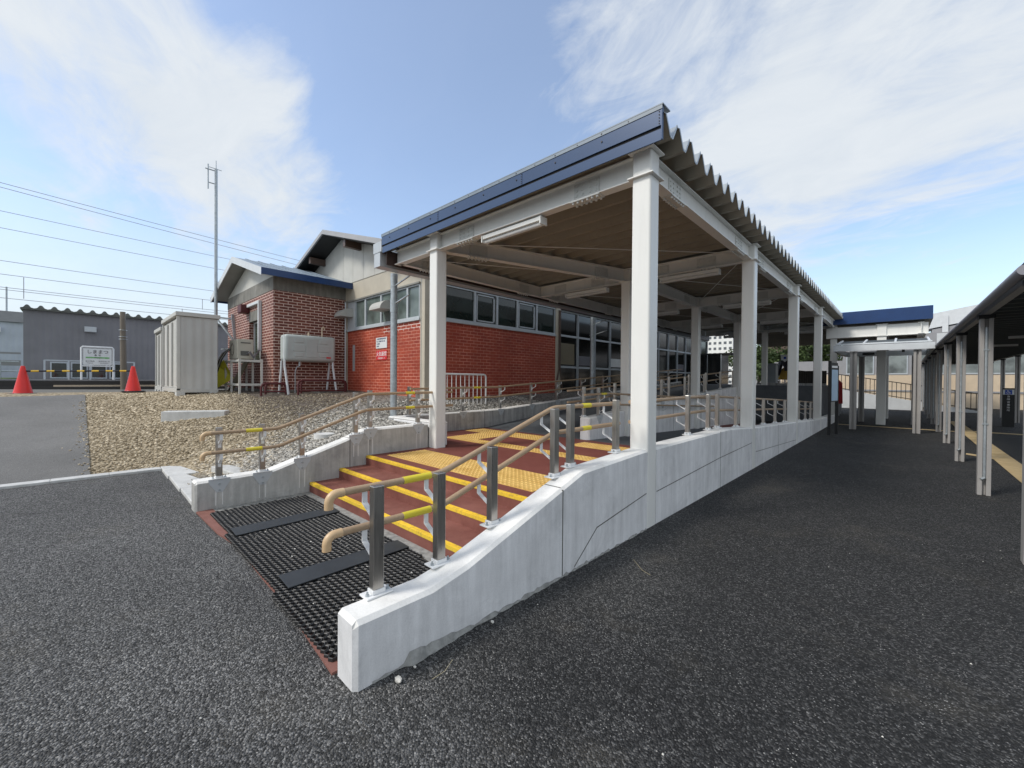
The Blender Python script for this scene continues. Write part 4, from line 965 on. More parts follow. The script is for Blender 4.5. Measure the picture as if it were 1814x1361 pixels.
def tools():
    # snow scoop: yellow blade, arched handle
    t = thing('snow_scoop', 'yellow snow scoop with black arched handles leaning by the wall behind the shed', 'snow scoop', (-14.8, 3.0, 1.1))
    m = MB(); v = [(-15.55, 2.95, 1.75), (-15.0, 2.95, 1.85), (-14.75, 3.0, 2.05), (-15.35, 2.7, 1.2), (-14.95, 2.75, 1.1), (-14.7, 3.25, 1.5), (-15.6, 3.2, 1.45)]
    m.add(v, [(0, 3, 4, 1), (1, 4, 5, 2), (3, 6, 5, 4), (0, 6, 3), (0, 1, 2), (0, 2, 5, 6)]); m.build('blade', 'yellow_plastic', t)
    for k in range(4):
        m = MB(); x = -15.45+k*.16; m.tube([(x, 2.74, 1.2), (x+.02, 2.92, 1.78), (x+.12, 2.98, 2.05), (x+.34, 3.05, 2.26), (x+.75, 3.2, 2.45)], .014, 6); m.build('handle', 'ink' if k % 2 else 'rake_white', t, smooth=True)
    t = thing('wooden_board', 'weathered brown board leaning against the annex beside the snow scoop', 'board', (-14.95, 3.5, 1.1))
    m = MB(); m.bar((-14.98, 3.2, 1.05), (-14.6, 3.72, 2.35), .35, .03, (0, -1, 0)); m.build('plank', 'wood_old', t)
    for i, (x, y) in enumerate(((-15.7, 3.2), (-15.2, 3.1))):
        tag(MB().box(x-.2, x+.2, y-.1, y+.1, .95, 1.12).build('concrete_block', 'rough_concrete', bevel=.01), ('grey concrete block on the ground just behind the shed', 'grey concrete block below the snow scoop')[i], 'block')
tools()
def rack(y0, y1, x, label, z0=1.0, h=.42, tilt=0):
    t = thing('pipe_guard', label, 'pipe guard', (x, (y0+y1)/2, z0)); m = MB()
    def hoop(xx, a, b2): m.tube([(xx, a, z0-.03), (xx, a, z0+h-.1), (xx, a+.03, z0+h-.03), (xx, a+.1, z0+h), (xx, b2-.1, z0+h), (xx, b2-.03, z0+h-.03), (xx, b2, z0+h-.1), (xx, b2, z0-.03)], .028, 8)
    hoop(x, y0, y1); hoop(x-.35, y0+.2, y1+.2); m.build('hoop', 'maroon', t, smooth=True)
    m = MB(); m.tube([(x, y0, z0+.14), (x, y1, z0+.14)], .02, 8); m.tube([(x-.35, y0+.2, z0+.14), (x-.35, y1+.2, z0+.14)], .02, 8); m.build('rung', 'maroon', t, smooth=True)
rack(4.15, 5.45, -12.0, 'dark maroon pipe guard standing in front of the oil tank legs', 1.02, .43)
rack(3.35, 3.95, -12.35, 'small rusty maroon pipe guard near the corner of the annex', 1.0, .36)
def antenna():
    x, y = -17.3, 3.30; t = thing('antenna_mast', 'tall thin grey antenna mast standing beside the annex gable', 'mast', (x, y, 1.05))
    m = MB(); m.tube([(x, y, 1.0), (x, y, 6.0), (x, y, 8.72)], .055, 10, r2=.045); m.build('mast', 'galv', t, smooth=True)
    m = MB(); m.tube([(x-.03, y-.02, 8.65), (x-.03, y-.30, 8.65)], .018, 6); m.tube([(x-.03, y-.04, 8.2), (x-.03, y-.22, 8.2)], .018, 6); m.tube([(x-.03, y-.22, 7.98), (x-.03, y-.22, 8.82)], .02, 6)
    m.tube([(x, y-.20, 8.72), (x, y+.16, 8.71)], .010, 6); m.tube([(x, y+.0, 8.5), (x, y, 9.0)], .012, 6); m.build('antenna', 'galv', t)
    m = MB(); m.bar((x-.1, y, 3.62), (x+.1, 3.9, 3.58), .08, .05); m.bar((x, y, 3.6), (x+.5, 3.84, 2.6), .05, .05); m.bar((x+.05, 3.78, 3.75), (x+.45, 3.8, 2.5), .09, .05); m.bar((x-.15, 3.5, 2.52), (x+.9, 3.78, 2.5), .06, .05); m.build('bracket', 'galv', t)
antenna()
def shed(x0, x1, y0, y1, z0, h, label, doors, drop=0):
    t = thing('storage_shed', label, 'shed', ((x0+x1)/2, (y0+y1)/2, z0-.1))
    zt = z0+h
    m = MB(); m.prism([(x0+.02, z0), (x1-.02, z0), (x1-.02, zt-.06), (x0+.02, zt-.06-drop)], 1, y0+.05, y1-.02); m.build('wall', 'shed_ribbed', t)
    m = MB(); m.prism([(x0-.03, zt-drop-.05), (x1+.04, zt-.05), (x1+.04, zt+.06), (x0-.03, zt+.06-drop)], 1, y0-.05, y1+.04); m.build('roof', 'shed_beige', t, bevel=.01)
    n = doors; L = (x1-x0-.2)/n
    for i in range(n):
        a = x0+.1+i*L; m = MB(); d = .0 if i % 2 else .03; m.box(a+.02, a+L-.02, y0+.01-d*.0, y0+.045, z0+.06, zt-.12)
        dr = m.build('door', 'shed_beige', t, bevel=.004); q = MB()
        for s in (a+.04, a+L-.10): q.box(s, s+.05, y0-.012, y0+.009, z0+.1, zt-.16)
        q.build('stile', 'shed_trim', dr)
    m = MB()
    for x in (x0, x1-.06): m.box(x, x+.06, y0-.02, y0+.05, z0, zt-.055)
    m.box(x0, x1, y0-.03, y0+.05, z0-.06, z0+.05); m.box(x1-.018, x1+.006, y0+.05, y1, z0-.06, z0+.03); m.build('frame', 'shed_beige', t, bevel=.004)
    k = 0
    for x in (x0+.12, (x0+x1)/2, x1-.12):
        for y in (y0+.06, y1-.12):
            o = MB().box(x-.15, x+.15, y-.09, y+.09, z0-.26, z0-.06).build('concrete_block', 'curb_concrete', t, bevel=.006)
shed(-16.75, -14.05, 1.84, 2.74, 1.16, 2.05, 'beige grey steel storage shed with sliding doors, on blocks beside the gravel', 3)
shed(-18.5, -17.0, 1.84, 2.74, 1.16, 1.88, 'smaller beige storage shed hidden behind the near shed', 2)
def slab():
    t = thing('concrete_channel', 'loose pale concrete channel block lying on the tan gravel', 'concrete block', (-9, 1.1, .4))
    a = Vector((-11.1, 1.22)); b2 = Vector((-10.55, 2.2)); d = (b2-a).normalized(); n = Vector((-d.y, d.x)); m = MB()
    za, zb = float(H(a.x, a.y)), float(H(b2.x, b2.y))
    P = lambda u, v, z: (a.x+d.x*u+n.x*v, a.y+d.y*u+n.y*v, z)
    L = (b2-a).length
    v = [P(0, -.12, za-.05), P(L, -.12, zb-.05), P(L, .22, zb-.05), P(0, .22, za-.05), P(0, -.10, za+.20), P(L, -.10, zb+.09), P(L, .20, zb+.09), P(0, .20, za+.20)]
    m.add(v, [(0, 1, 2, 3), (4, 5, 6, 7), (0, 1, 5, 4), (1, 2, 6, 5), (2, 3, 7, 6), (3, 0, 4, 7)]); m.build('block', 'curb_concrete', t, bevel=.012)
slab()
for (x, y, r, lab) in ((-7.15, 2.9, .17, 'round pale manhole plate in the gravel above the far parapet'),):
    m = MB(); z = float(H(x, y)); m.tube([(x, y, z-.03), (x, y, z+.05)], r, 24); tag(m.build('manhole_cover', 'curb_concrete', smooth=True), lab, 'manhole cover')
m = MB(); z = float(H(-7.3, 1.35)); m.prism([(-7.55, 1.38), (-6.55, 1.55), (-6.6, 1.8), (-7.5, 1.6)], 2, z, z+.1); tag(m.build('flat_stone', 'curb_concrete', bevel=.01), 'flat pale slab half buried in gravel behind the rail end', 'slab')

# cones and bar
def cone(x, y, z, label):
    t = thing('traffic_cone', label, 'traffic cone', (x, y, z), 'red cones closing the path'); m = MB()
    prof = [(.185, .03), (.172, .05), (.045, .70), (.035, .735), (.0, .74)]; seg = 24; vs = []
    for r, h in prof: vs += [(x+r*math.cos(2*math.pi*j/seg), y+r*math.sin(2*math.pi*j/seg), z+h) for j in range(seg)]
    m.add(vs, [(i*seg+j, i*seg+(j+1) % seg, (i+1)*seg+(j+1) % seg, (i+1)*seg+j) for i in range(len(prof)-1) for j in range(seg)]); m.build('cone_body', 'cone_red', t, smooth=True)
    MB().box(x-.25, x+.25, y-.25, y+.25, z, z+.03).build('cone_base', 'bar_black', t, bevel=.008)
    return t
c1, c2 = (-16.6, -.98, 1.04), (-16.1, 1.10, 1.085)
cone(*c1, 'red traffic cone at the left end of the striped bar'); cone(*c2, 'red traffic cone at the shed end of the striped bar')
t = thing('striped_bar', 'black and yellow striped bar resting between the two cones', 'barrier bar', (-16.35, 0, 1.6))
A = Vector((c1[0], c1[1], c1[2]+.60)); Bq = Vector((c2[0], c2[1], c2[2]+.60)); n = 15
for i in range(n):
    m = MB(); m.tube([A.lerp(Bq, i/n), A.lerp(Bq, (i+1)/n)], .022, 8); m.build('stripe', 'bar_yellow' if i % 2 else 'bar_black', t, smooth=True)

# ------------------------------------------------------------------ railway side
m = MB(); m.box(-40, -22.6, -60, 60, .9, 1.36); m.box(-23.1, -22.55, -60, 60, 1.36, 1.40); o = m.build('platform', 'far_grey'); structure(o)
m = MB(); m.box(-22.56, -22.50, -60, 60, .7, 1.34); structure(m.build('platform_face', 'platform_edge'))
m = MB(); m.box(-22.2, -22.1, -.6, 30, 1.12, 1.20); tag(m.build('timber_rail', 'cream'), 'long pale timber lying low along the edge of the railway beyond the right cone', 'timber')
m = MB(); m.box(-22.05, -21.95, -30, 20, .95, 1.14); tag(m.build('drain_kerb', 'platform_edge'), 'dark low kerb along the railway behind the cones', 'kerb')
def prefab():
    t = thing('prefab_building', 'dark grey ribbed platform building with scalloped roof edge across the tracks', 'building', (-30, 5, 1.4))
    X = -28.0; MB().box(-34, X, -1.64, 16, 1.3, 4.52).build('wall', 'prefab_grey', t)
    m = MB(); n = 44; w = 17.7/n
    for i in range(n):
        a = -1.72+i*w; m.prism([(a, 4.50), (a+w*.22, 4.53), (a+w*.38, 4.63), (a+w*.5, 4.655), (a+w*.62, 4.63), (a+w*.78, 4.53), (a+w, 4.50)], 0, X-6.2, X+.22)
    m.build('roof', 'prefab_roof', t)
    m = MB(); m.box(-34.1, X+.2, -1.72, 16, 4.44, 4.502); m.build('eave_board', 'prefab_roof', t)
    m = MB(); m.box(X, X+.28, .22, .62, 3.62, 3.86); m.build('wall_lamp', 'gutter_grey', t, bevel=.01)
    for k, (a, b2) in enumerate(((-.86, -.30), (-.22, .34), (.42, .98), (1.06, 1.62))):
        m = MB(); w_ = .05
        for q in ((a, b2, 1.42, 1.48), (a, b2, 2.12, 2.18), (a, a+w_, 1.48, 2.12), (b2-w_, b2, 1.48, 2.12)): m.box(X, X+.05, *q)
        wn = m.build('window', 'window_alu', t); MB().box(X, X+.012, a+w_, b2-w_, 1.48, 2.12).build('pane', 'glass', wn)
prefab()
t = thing('platform_fence', 'low pale steel fence frame in front of the grey platform building', 'fence', (-27.4, .3, 1.4))
m = MB()
for y in (-1.0, -.28, .4, 1.2, 1.9): m.box(-27.3, -27.24, y-.03, y+.03, 1.36, 2.24)
m.box(-27.3, -27.25, -1.0, 1.9, 2.2, 2.25); m.build('frame', 'window_alu', t)
def station_sign():
    X = -23.5; y0, y1 = .10, 1.01; t = thing('station_name_sign', 'white station name board on two posts with green band', 'sign', (X, .55, 1.4))
    MB().box(X-.04, X, y0+.05, y1-.05, 1.98, 2.64).build('panel', 'sign_white', t)
    m = MB(); m.tube([(X-.02, y0, 1.38), (X-.02, y0, 2.66), (X-.02, y0+.03, 2.70), (X-.02, y1-.03, 2.70), (X-.02, y1, 2.66), (X-.02, y1, 1.38)], .03, 8); m.tube([(X-.02, y0, 1.94), (X-.02, y1, 1.94)], .025, 8); m.build('frame', 'white_paint', t, smooth=True)
    m = MB(); m.box(X, X+.004, y0+.12, y1-.12, 2.25, 2.30); m.build('green_band', 'band_green', t)
    m = MB(); m.box(X, X+.005, y1-.24, y1-.17, 2.245, 2.305); m.build('green_square', 'band_green', t)
    c = (y0+y1)/2
    text('しままつ', .17, 'ink', t, (X+.006, c, 2.50), (0, 1, 0), xs=.92); text('島  松', .075, 'ink', t, (X+.006, c, 2.37), (0, 1, 0))
    text('Shimamatsu', .04, 'ink', t, (X+.008, c, 2.275), (0, 1, 0)); text('めぐみの', .065, 'ink', t, (X+.006, y0+.24, 2.13), (0, 1, 0)); text('きたひろしま', .055, 'ink', t, (X+.006, y1-.27, 2.13), (0, 1, 0))
    text('Megumino', .04, 'ink_grey', t, (X+.006, y0+.24, 2.06), (0, 1, 0)); text('Kita-Hiroshima', .04, 'ink_grey', t, (X+.006, y1-.27, 2.06), (0, 1, 0))
station_sign()
t = thing('timber_pole', 'short weathered brown timber pole in front of the grey building', 'pole', (-21.7, 1.22, 1)); m = MB(); m.tube([(-21.7, 1.22, .9), (-21.7, 1.19, 4.0)], .10, 12, r2=.082); m.build('trunk', 'pole_wood', t, smooth=True)
m = MB()
for z in (3.3, 3.05, 2.95): m.tube([(-21.82, 1.2, z), (-21.58, 1.2, z)], .016, 6); m.tube([(-21.7+.125*math.cos(a), 1.2+.125*math.sin(a), z) for a in [q*math.pi/6 for q in range(13)]], .008, 4, False)
m.build('band', 'galv', t)
t = thing('white_depot', 'pale blue white trackside building with grey roof edge and wall ladder', 'building', (-50, -9, 1.4))
MB().box(-60, -46, -16, 5.0-4.6, 1.2, 5.35).build('wall', 'prefab_white', t); MB().box(-60.2, -45.8, -16.2, .6, 5.36, 6.1).build('roof', 'far_grey', t)
MB().box(-46, -45.7, -4.4, -3.7, 4.6, 4.95).build('wall_lamp', 'sign_white', t)
m = MB()
for y in (-1.9, -1.4): m.tube([(-45.8, y, 1.4), (-45.8, y, 6.4)], .04, 6)
for i in range(9): m.tube([(-45.8, -1.9, 1.8+i*.5), (-45.8, -1.4, 1.8+i*.5)], .03, 6)
m.build('ladder', 'galv', t)
m = MB(); m.box(-45, -24, -40, -1.9, 1.2, 1.415); structure(m.build('grass_verge', 'grass'))
t = thing('trackside_fence', 'thin white pipe fence at the far left beyond the cone', 'fence', (-27, -6, 1.4)); m = MB()
for z in (1.72, 2.12): m.tube([(-27, -20, z), (-27, -1.7, z)], .028, 6)
m.build('rail', 'galv', t)
for y in (-2.2, -4.0, -5.8, -7.6): MB().tube([(-27, y, 1.35), (-27, y, 2.14)], .03, 6).build('post', 'galv', t)
t = thing('grey_fence', 'dark grey steel fence in front of the white trackside building', 'fence', (-36, -6, 1.4)); m = MB(); m.box(-36.05, -36, -20, -2.2, 2.75, 2.85); m.box(-36.05, -36, -20, -2.2, 2.1, 2.4); m.build('rail', 'far_grey', t)
for y in (-4.3, -7): MB().box(-36, -35.9, y-.06, y+.06, 1.3, 2.95).build('post', 'far_grey', t)

# overhead wires run along the railway
def wires():
    X = -24.0
    specs = [(9.35, 7.85, 'upper'), (9.18, 7.62, 'upper'), (8.25, 7.2, 'm'), (7.55, 6.45, 'm'), (6.12, 5.35, 'm'), (5.50, 4.95, 'c'), (4.98, 4.60, 'c'), (4.86, 4.45, 'c'), (4.5, 4.2, 'c')]
    Ys = (-1.95, 5.4)
    tops = [(8.564, 8.097), (8.399, 7.86), (7.537, 7.30), (6.92, 6.72), (5.726, 5.64), (5.232, 5.19), (4.758, 4.74), (4.676, 4.62), (4.367, 4.33)]
    names = ['topmost overhead wire crossing the left sky, one of a close pair', 'overhead wire just below the topmost wire', 'third overhead wire down at the left edge of the sky', 'fourth overhead wire down at the left edge of the sky', 'fifth overhead wire down, sagging past the mast', 'contact line carrying thin droppers above the grey building', 'upper wire of the low pair over the grey building', 'lower wire of the low pair over the grey building', 'lowest overhead wire just above the grey roof']
    for (a, b2), lab in zip(tops, names):
        sl = (b2-a)/7.35; m = MB(); pts = []
        for i in range(25):
            y = -14+i*2.0; z = a+sl*(y+1.95)+.0008*(y-2)**2; pts.append((X, y, z))
        thick = .011 if a > 8 else .010
        m.tube(pts, thick, 5, False); o = m.build('overhead_wire', 'wire_grey'); tag(o, lab, 'wire', 'overhead railway wires')
    for i, (y, za, zb2) in enumerate(((-1.39, 5.22, 4.42), (4.05, 5.2, 4.72), (3.3, 4.66, 4.35))):
        m = MB(); m.tube([(X, y, za), (X, y, zb2)], .012, 5); tag(m.build('wire_dropper', 'wire_grey'), ('thin vertical dropper hanging from the contact line above the left corner of the grey building', 'thin vertical dropper above the timber pole and shed', 'short vertical dropper between the low pair of wires')[i], 'wire dropper')
wires()
t = thing('distant_mast', 'slender pale lattice railway mast on the far left skyline', 'mast', (-48, -3.6, 1.4)); MB().tube([(-48, -4.4+.8, 5.4), (-48, -3.6, 8.1)], .05, 6).build('mast', 'galv', t)

# white barricade by the brick wall
def barricade():
    x = -7.9; t = thing('barricade', 'white tubular barricade fence standing in the gravel against the brick wall', 'barricade', (x, 6.4, .8)); m = MB(); y0, y1 = 5.66, 7.33
    m.tube([(x, y0, .76), (x, y0, 1.58), (x, y0+.06, 1.64), (x, y1-.07, 1.64), (x, y1-.02, 1.62), (x, y1, 1.57), (x, y1, .76)], .022, 8); m.build('frame', 'white_paint', t, smooth=True)
    m = MB(); y = y0+.14
    while y < y1-.05: m.tube([(x, y, .8), (x, y, 1.63)], .009, 6); y += .137
    m.tube([(x, y0, .86), (x, y1, .86)], .012, 6); m.build('bars', 'white_paint', t, smooth=True)
barricade()

# ------------------------------------------------------------------ bus shelter walkway on the right
def shelter():
    t = thing('walkway_shelter', 'long low walkway shelter with grey posts and dark ribbed roof beside the road', 'shelter', (2, 14, 0))
    ys = [5.42, 8.42]+[8.42+3.33*k for k in range(1, 9)]; sp = .045
    p0 = None
    zr_ = lambda y: 2.33+.016*(min(y, 20)-5.2)
    for i, y in enumerate(ys):
        zt = zr_(y)-.0
        for xb, side in ((.742, 0), (3.15, 1)):
            m = MB(); m.box(xb, xb+sp, y, y+.125, -.02, zt); m.box(xb+.08, xb+.08+sp, y, y+.125, -.02, zt); m.box(xb+sp, xb+.08, y+.05, y+.075, -.02, zt); p = m.build('post', 'post_grey', t, bevel=.004)
            if side == 0:
                q = MB(); q.tube([(xb+.0625, y+.012, .24), (xb+.0625, y+.012, zt-.12)], .017, 10); q.tube([(xb+.066, y-.004, .235), (xb+.03, y-.02, .215)], .017, 8)
                for z in (.95, 1.95): q.box(xb+.035, xb+.09, y-.008, y+.03, z, z+.02)
                q.build('rain_pipe', 'galv', p, smooth=True)
            c = MB(); c.box(xb-.015, xb+.14, y-.01, y+.14, zt, zt+.05); c.build('head_plate', 'frame_black', p)
    m = MB(); 
    for x in (.80, 3.205): m.bar((x, 5.2, zr_(5.2)+.09), (x, 20, zr_(20)+.09), .07, .08); m.bar((x, 20, zr_(20)+.09), (x, 36, zr_(20)+.09), .07, .08)
    m.build('side_beam', 'post_grey', t)
    m = MB(); m.tube([(.69, 5.2, zr_(5.2)+.085), (.69, 20, zr_(20)+.085), (.69, 36, zr_(20)+.085)], .042, 12); m.build('gutter', 'shelter_edge', t, smooth=True)
    # arched roof
    n = 10; r = MB(); xs = [.70+i*(3.45-.70)/n for i in range(n+1)]; z = lambda x, y=5.2: zr_(y)+.14+.28*math.sin(math.pi*(x-.7)/(2.75))
    for i in range(n):
        a, b2 = xs[i], xs[i+1]; [r.add([(a, p, z(a, p)), (b2, p, z(b2, p)), (b2, q, z(b2, q)), (a, q, z(a, q)), (a, p, z(a, p)+.02), (b2, p, z(b2, p)+.02), (b2, q, z(b2, q)+.02), (a, q, z(a, q)+.02)], [(0, 1, 2, 3), (4, 5, 6, 7), (0, 1, 5, 4), (2, 3, 7, 6)]) for p, q in ((5.2, 20), (20, 36))]
    r.build('roof', 'shelter_dark', t, smooth=True)
    m = MB(); y = 5.35
    while y < 36: 
        m.box(.78, 3.2, y, y+.04, zr_(y)+.07, zr_(y)+.13); y += .42
    m.build('purlin', 'shelter_dark', t)
    m = MB()
    for y in (9.8, 13.5, 17.2): m.box(1.6, 2.2, y, y+.10, zr_(y), zr_(y)+.05)
    m.build('ceiling_lamp', 'lens_clear', t)
shelter()
def cross_shelter():
    t = thing('linking_shelter', 'short shelter with glazed roof rim linking the walkway to the white canopy', 'shelter', (-.5, 18.5, 0))
    for x in (-1.27, .21):
        for y in (17.3, 20.9):
            m = MB(); m.box(x, x+.06, y, y+.16, -.02, 2.52); m.box(x+.11, x+.17, y, y+.16, -.02, 2.52); m.box(x+.06, x+.11, y+.06, y+.10, -.02, 2.52); m.build('post', 'post_grey', t)
    m = MB(); m.box(-1.70, .66, 17.22, 17.30, 2.53, 2.72); m.box(-1.70, .66, 21, 21.08, 2.53, 2.72); m.box(-1.70, -1.62, 17.3, 21, 2.53, 2.70); m.box(.58, .66, 17.3, 21, 2.53, 2.70); m.build('beam', 'rake_white', t)
    m = MB(); m.add([(-1.65, 17.3, 2.73), (.6, 17.3, 2.73), (.5, 18.2, 2.92), (-1.5, 18.2, 2.92), (-1.5, 20.4, 2.92), (.5, 20.4, 2.92)], [(0, 1, 2, 3), (3, 2, 5, 4)]); m.build('roof', 'shelter_dark', t)
    m = MB()
    for x in (-1.62, -.95, -.2, .55): m.bar((x, 17.3, 2.75), (x*.95, 18.2, 2.94), .05, .04)
    m.bar((-1.65, 17.3, 2.76), (.6, 17.3, 2.76), .04, .04); m.build('roof_rim', 'rake_white', t)
    m = MB(); m.box(-1.0, -.7, 17.9, 18.0, 2.42, 2.5); m.box(-.05, .02, 17.4, 17.48, 2.46, 2.53); m.build('camera', 'frame_black', t)
cross_shelter()
def blue_canopy():
    t = thing('canopy', 'second white steel canopy with deep blue fascia beyond the road side columns', 'canopy', (-.6, 21, 0))
    for y in (20.0, 23.6):
        m = MB(); m.box(-.72, -.46, y, y+.26, -.02, 3.62); c = m.build('column', 'steel_white', t, bevel=.015)
        q = MB(); q.box(-.76, -.42, y-.04, y+.3, 3.20, 3.22); q.box(-.76, -.42, y-.04, y+.3, 3.62, 3.635); q.build('stiffener_plate', 'steel_white', c)
    m = MB(); m.box(-2.2, .60, 20.05, 20.2, 3.23, 3.61); m.box(-2.2, .60, 20.0, 20.25, 3.21, 3.229); m.build('beam', 'steel_white', t)
    for x in (.42,):
        m = MB(); m.box(x-.08, x+.08, 19.95, 27, 3.23, 3.25); m.box(x-.01, x+.01, 19.97, 27, 3.25, 3.60); m.box(x-.08, x+.08, 19.95, 27, 3.60, 3.62); m.build('beam', 'steel_white', t)
    m = MB(); m.box(-2.35, .70, 19.85, 19.87, 3.70, 4.15); m.box(.68, .70, 19.87, 28, 3.70, 4.15); m.build('fascia', 'blue_deep', t)
    m = MB(); m.box(-6, .68, 19.9, 28, 3.72, 3.75); m.build('roof', 'roof_top', t)
    m = MB(); y = 20.4
    while y < 28: m.box(-5.8, .66, y, y+.12, 3.55, 3.70); y += .6
    m.build('purlin', 'roof_under', t)
blue_canopy()
m = MB()
for x0, x1, y0, y1 in ((1.32, 1.62, 8.6, 24), (1.62, 3.2, 19.2, 19.5), (-1.7, 1.32, 18.9, 19.05), (-2.6, -1.9, 19.5, 20.3)): m.box(x0, x1, y0, y1, -.01, .006)
m.prism([(1.32, 12.6), (1.32, 12.95), (1.0, 13.2), (.98, 13.0)], 2, -.01, .006)
tag(m.build('tactile_paving', 'tactile_pale'), 'long yellow guide path on the asphalt under the walkway shelter', 'tactile paving')
def map_sign():
    t = thing('map_board', 'black framed pale blue map board standing at the end of the parapet', 'sign', (-1.4, 14.95, 0)); y = 14.85
    MB().box(-1.575, -1.505, y, y+.1, -.05, 2.12).build('post', 'frame_black', t); MB().box(-1.46, -1.385, y+.53, y+.62, -.05, 2.0).build('post', 'frame_black', t)
    m = MB(); P = [(-1.505, y+.03), (-1.40, y+.52)]; m.add([(P[0][0], P[0][1], .95), (P[1][0], P[1][1], .95), (P[1][0], P[1][1], 2.08), (P[0][0], P[0][1], 2.08), (P[0][0]-.03, P[0][1]+.01, .95), (P[1][0]-.03, P[1][1]+.01, .95), (P[1][0]-.03, P[1][1]+.01, 2.08), (P[0][0]-.03, P[0][1]+.01, 2.08)],
        [(0, 1, 2, 3), (4, 5, 6, 7), (0, 1, 5, 4), (2, 3, 7, 6), (1, 2, 6, 5), (0, 3, 7, 4)]); m.build('frame', 'frame_black', t)
    m = MB(); m.add([(P[0][0]+.012, P[0][1]+.02, .98), (P[1][0]+.006, P[1][1]-.02, .98), (P[1][0]+.006, P[1][1]-.02, 1.88), (P[0][0]+.012, P[0][1]+.02, 1.88)], [(0, 1, 2, 3)]); m.build('map_panel', 'map_blue', t)
    m = MB(); m.add([(P[0][0]+.012, P[0][1]+.04, 1.93), (P[1][0]+.006, P[1][1]-.14, 1.93), (P[1][0]+.006, P[1][1]-.14, 1.99), (P[0][0]+.012, P[0][1]+.04, 1.99)], [(0, 1, 2, 3)]); m.build('title_strip', 'text_white', t)
map_sign()
def wheel_sign():
    y = 22.5; x0, x1 = 2.54, 2.82; t = thing('accessible_sign', 'black pillar sign with white wheelchair symbol on a blue square', 'sign', (2.68, y, 0))
    MB().box(x0, x1, y, y+.1, -.02, 1.36).build('pillar', 'frame_black', t); MB().box(x0+.01, x1-.01, y-.006, y, 1.13, 1.31).build('panel', 'sign_white', t); MB().box(x0+.06, x1-.06, y-.01, y-.006, 1.145, 1.295).build('blue_square', 'sign_blue', t)
    m = MB(); cx = 2.68; yy = y-.012
    m.tube([(cx-.018, yy, 1.275), (cx-.018, yy-.003, 1.275)], .011, 10); m.bar((cx-.018, yy, 1.262), (cx-.012, yy, 1.215), .004, .013, (1, 0, 0)); m.bar((cx-.014, yy, 1.24), (cx+.018, yy, 1.24), .004, .010); m.bar((cx-.012, yy, 1.215), (cx+.025, yy, 1.213), .004, .012); m.bar((cx+.025, yy, 1.213), (cx+.04, yy, 1.175), .004, .012, (1, 0, 0))
    m.tube([(cx-.01+.036*math.cos(a), yy, 1.20+.036*math.sin(a)) for a in [math.radians(q) for q in range(110, 380, 20)]], .005, 5); m.build('wheelchair_symbol', 'text_white', t)
    for i, ch in enumerate('身障者乗降所'): text(ch, .078, 'text_white', t, (2.68, y-.004, 1.06-i*.097), (1, 0, 0))
wheel_sign()

# ------------------------------------------------------------------ beyond the canopy
t = thing('concrete_ramp_wall', 'white sloping ramp wall with dark railing behind the linking shelter', 'wall', (-1, 32, 0))
m = MB(); m.prism([(-6.0, 1.45), (-2.8, 1.10), (3.2, .02), (3.2, -.1), (-6.0, -.1)], 1, 32, 32.3); m.build('wall_body', 'far_white', t)
t = thing('railing', 'dark metal railing with thin bars on the sloping white wall', 'railing', (-1, 32, 1))
zz = lambda x: float(np.interp(x, [-6, -2.8, 3.2], [1.45, 1.10, .02]))
m = MB(); m.bar((-6, 32.15, zz(-6)+.95), (-2.8, 32.15, zz(-2.8)+.90), .05, .05); m.bar((-2.8, 32.15, zz(-2.8)+.9), (3.2, 32.15, .92), .05, .05); m.bar((-2.8, 32.15, zz(-2.8)+.08), (3.2, 32.15, .10), .04, .04); m.bar((-6, 32.15, zz(-6)+.08), (-2.8, 32.15, zz(-2.8)+.08), .04, .04); m.build('rail', 'fence_dark', t)
m = MB(); x = -6
while x < 3.2: m.box(x, x+.03, 32.14, 32.17, zz(x), zz(x)+.92); x += .19
m.build('bars', 'fence_dark', t)
t = thing('cream_building', 'cream walled building with frosted window band behind the railing', 'building', (0, 40, 0))
MB().box(-7, 12, 38, 50, -.1, 2.05).build('wall', 'cream', t); MB().box(-3.2, 12, 38.1, 50, 2.05, 4.8).build('upper_wall', 'far_grey', t)
for x in (-3.0, -1.3, .4, 2.1, 3.8, 5.5):
    m = MB(); m.box(x, x+1.5, 38.05, 38.1, 2.1, 2.18); m.box(x, x+1.5, 38.05, 38.1, 3.4, 3.48); m.box(x, x+.06, 38.05, 38.1, 2.18, 3.4); m.box(x+1.44, x+1.5, 38.05, 38.1, 2.18, 3.4)
    wn = m.build('window', 'window_alu', t); MB().box(x+.06, x+1.44, 38.07, 38.09, 2.18, 3.4).build('pane', 'glass_frosted', wn)
MB().box(-7.5, -3.2, 38.3, 46, 2.051, 3.1).build('roof', 'far_grey', t); MB().box(-3.3, 12, 37.95, 38.04, .95, 1.05).build('ledge', 'far_grey', t)
t = thing('footbridge', 'grey and white covered footbridge rising behind the blue fascia', 'bridge', (4, 50, 0))
m = MB(); m.prism([(1.2, 6.1), (12, 8.3), (12, 9.4), (1.0, 7.3)], 1, 50, 53); m.build('upper_wall', 'far_white', t)
m = MB(); m.prism([(1.8, 4.4), (12, 6.6), (12, 8.25), (1.7, 6.1)], 1, 50.1, 53); m.build('wall', 'far_grey', t)
m = MB()
for x in (2.3, 4.6, 7): m.box(x, x+.35, 49.9, 50.05, 4.6, 7.2)
m.build('pillar', 'far_white', t); m = MB(); m.tube([(5.2, 51, 7.9), (14, 51, 9.3)], .8, 12); m.build('roof', 'far_white', t)
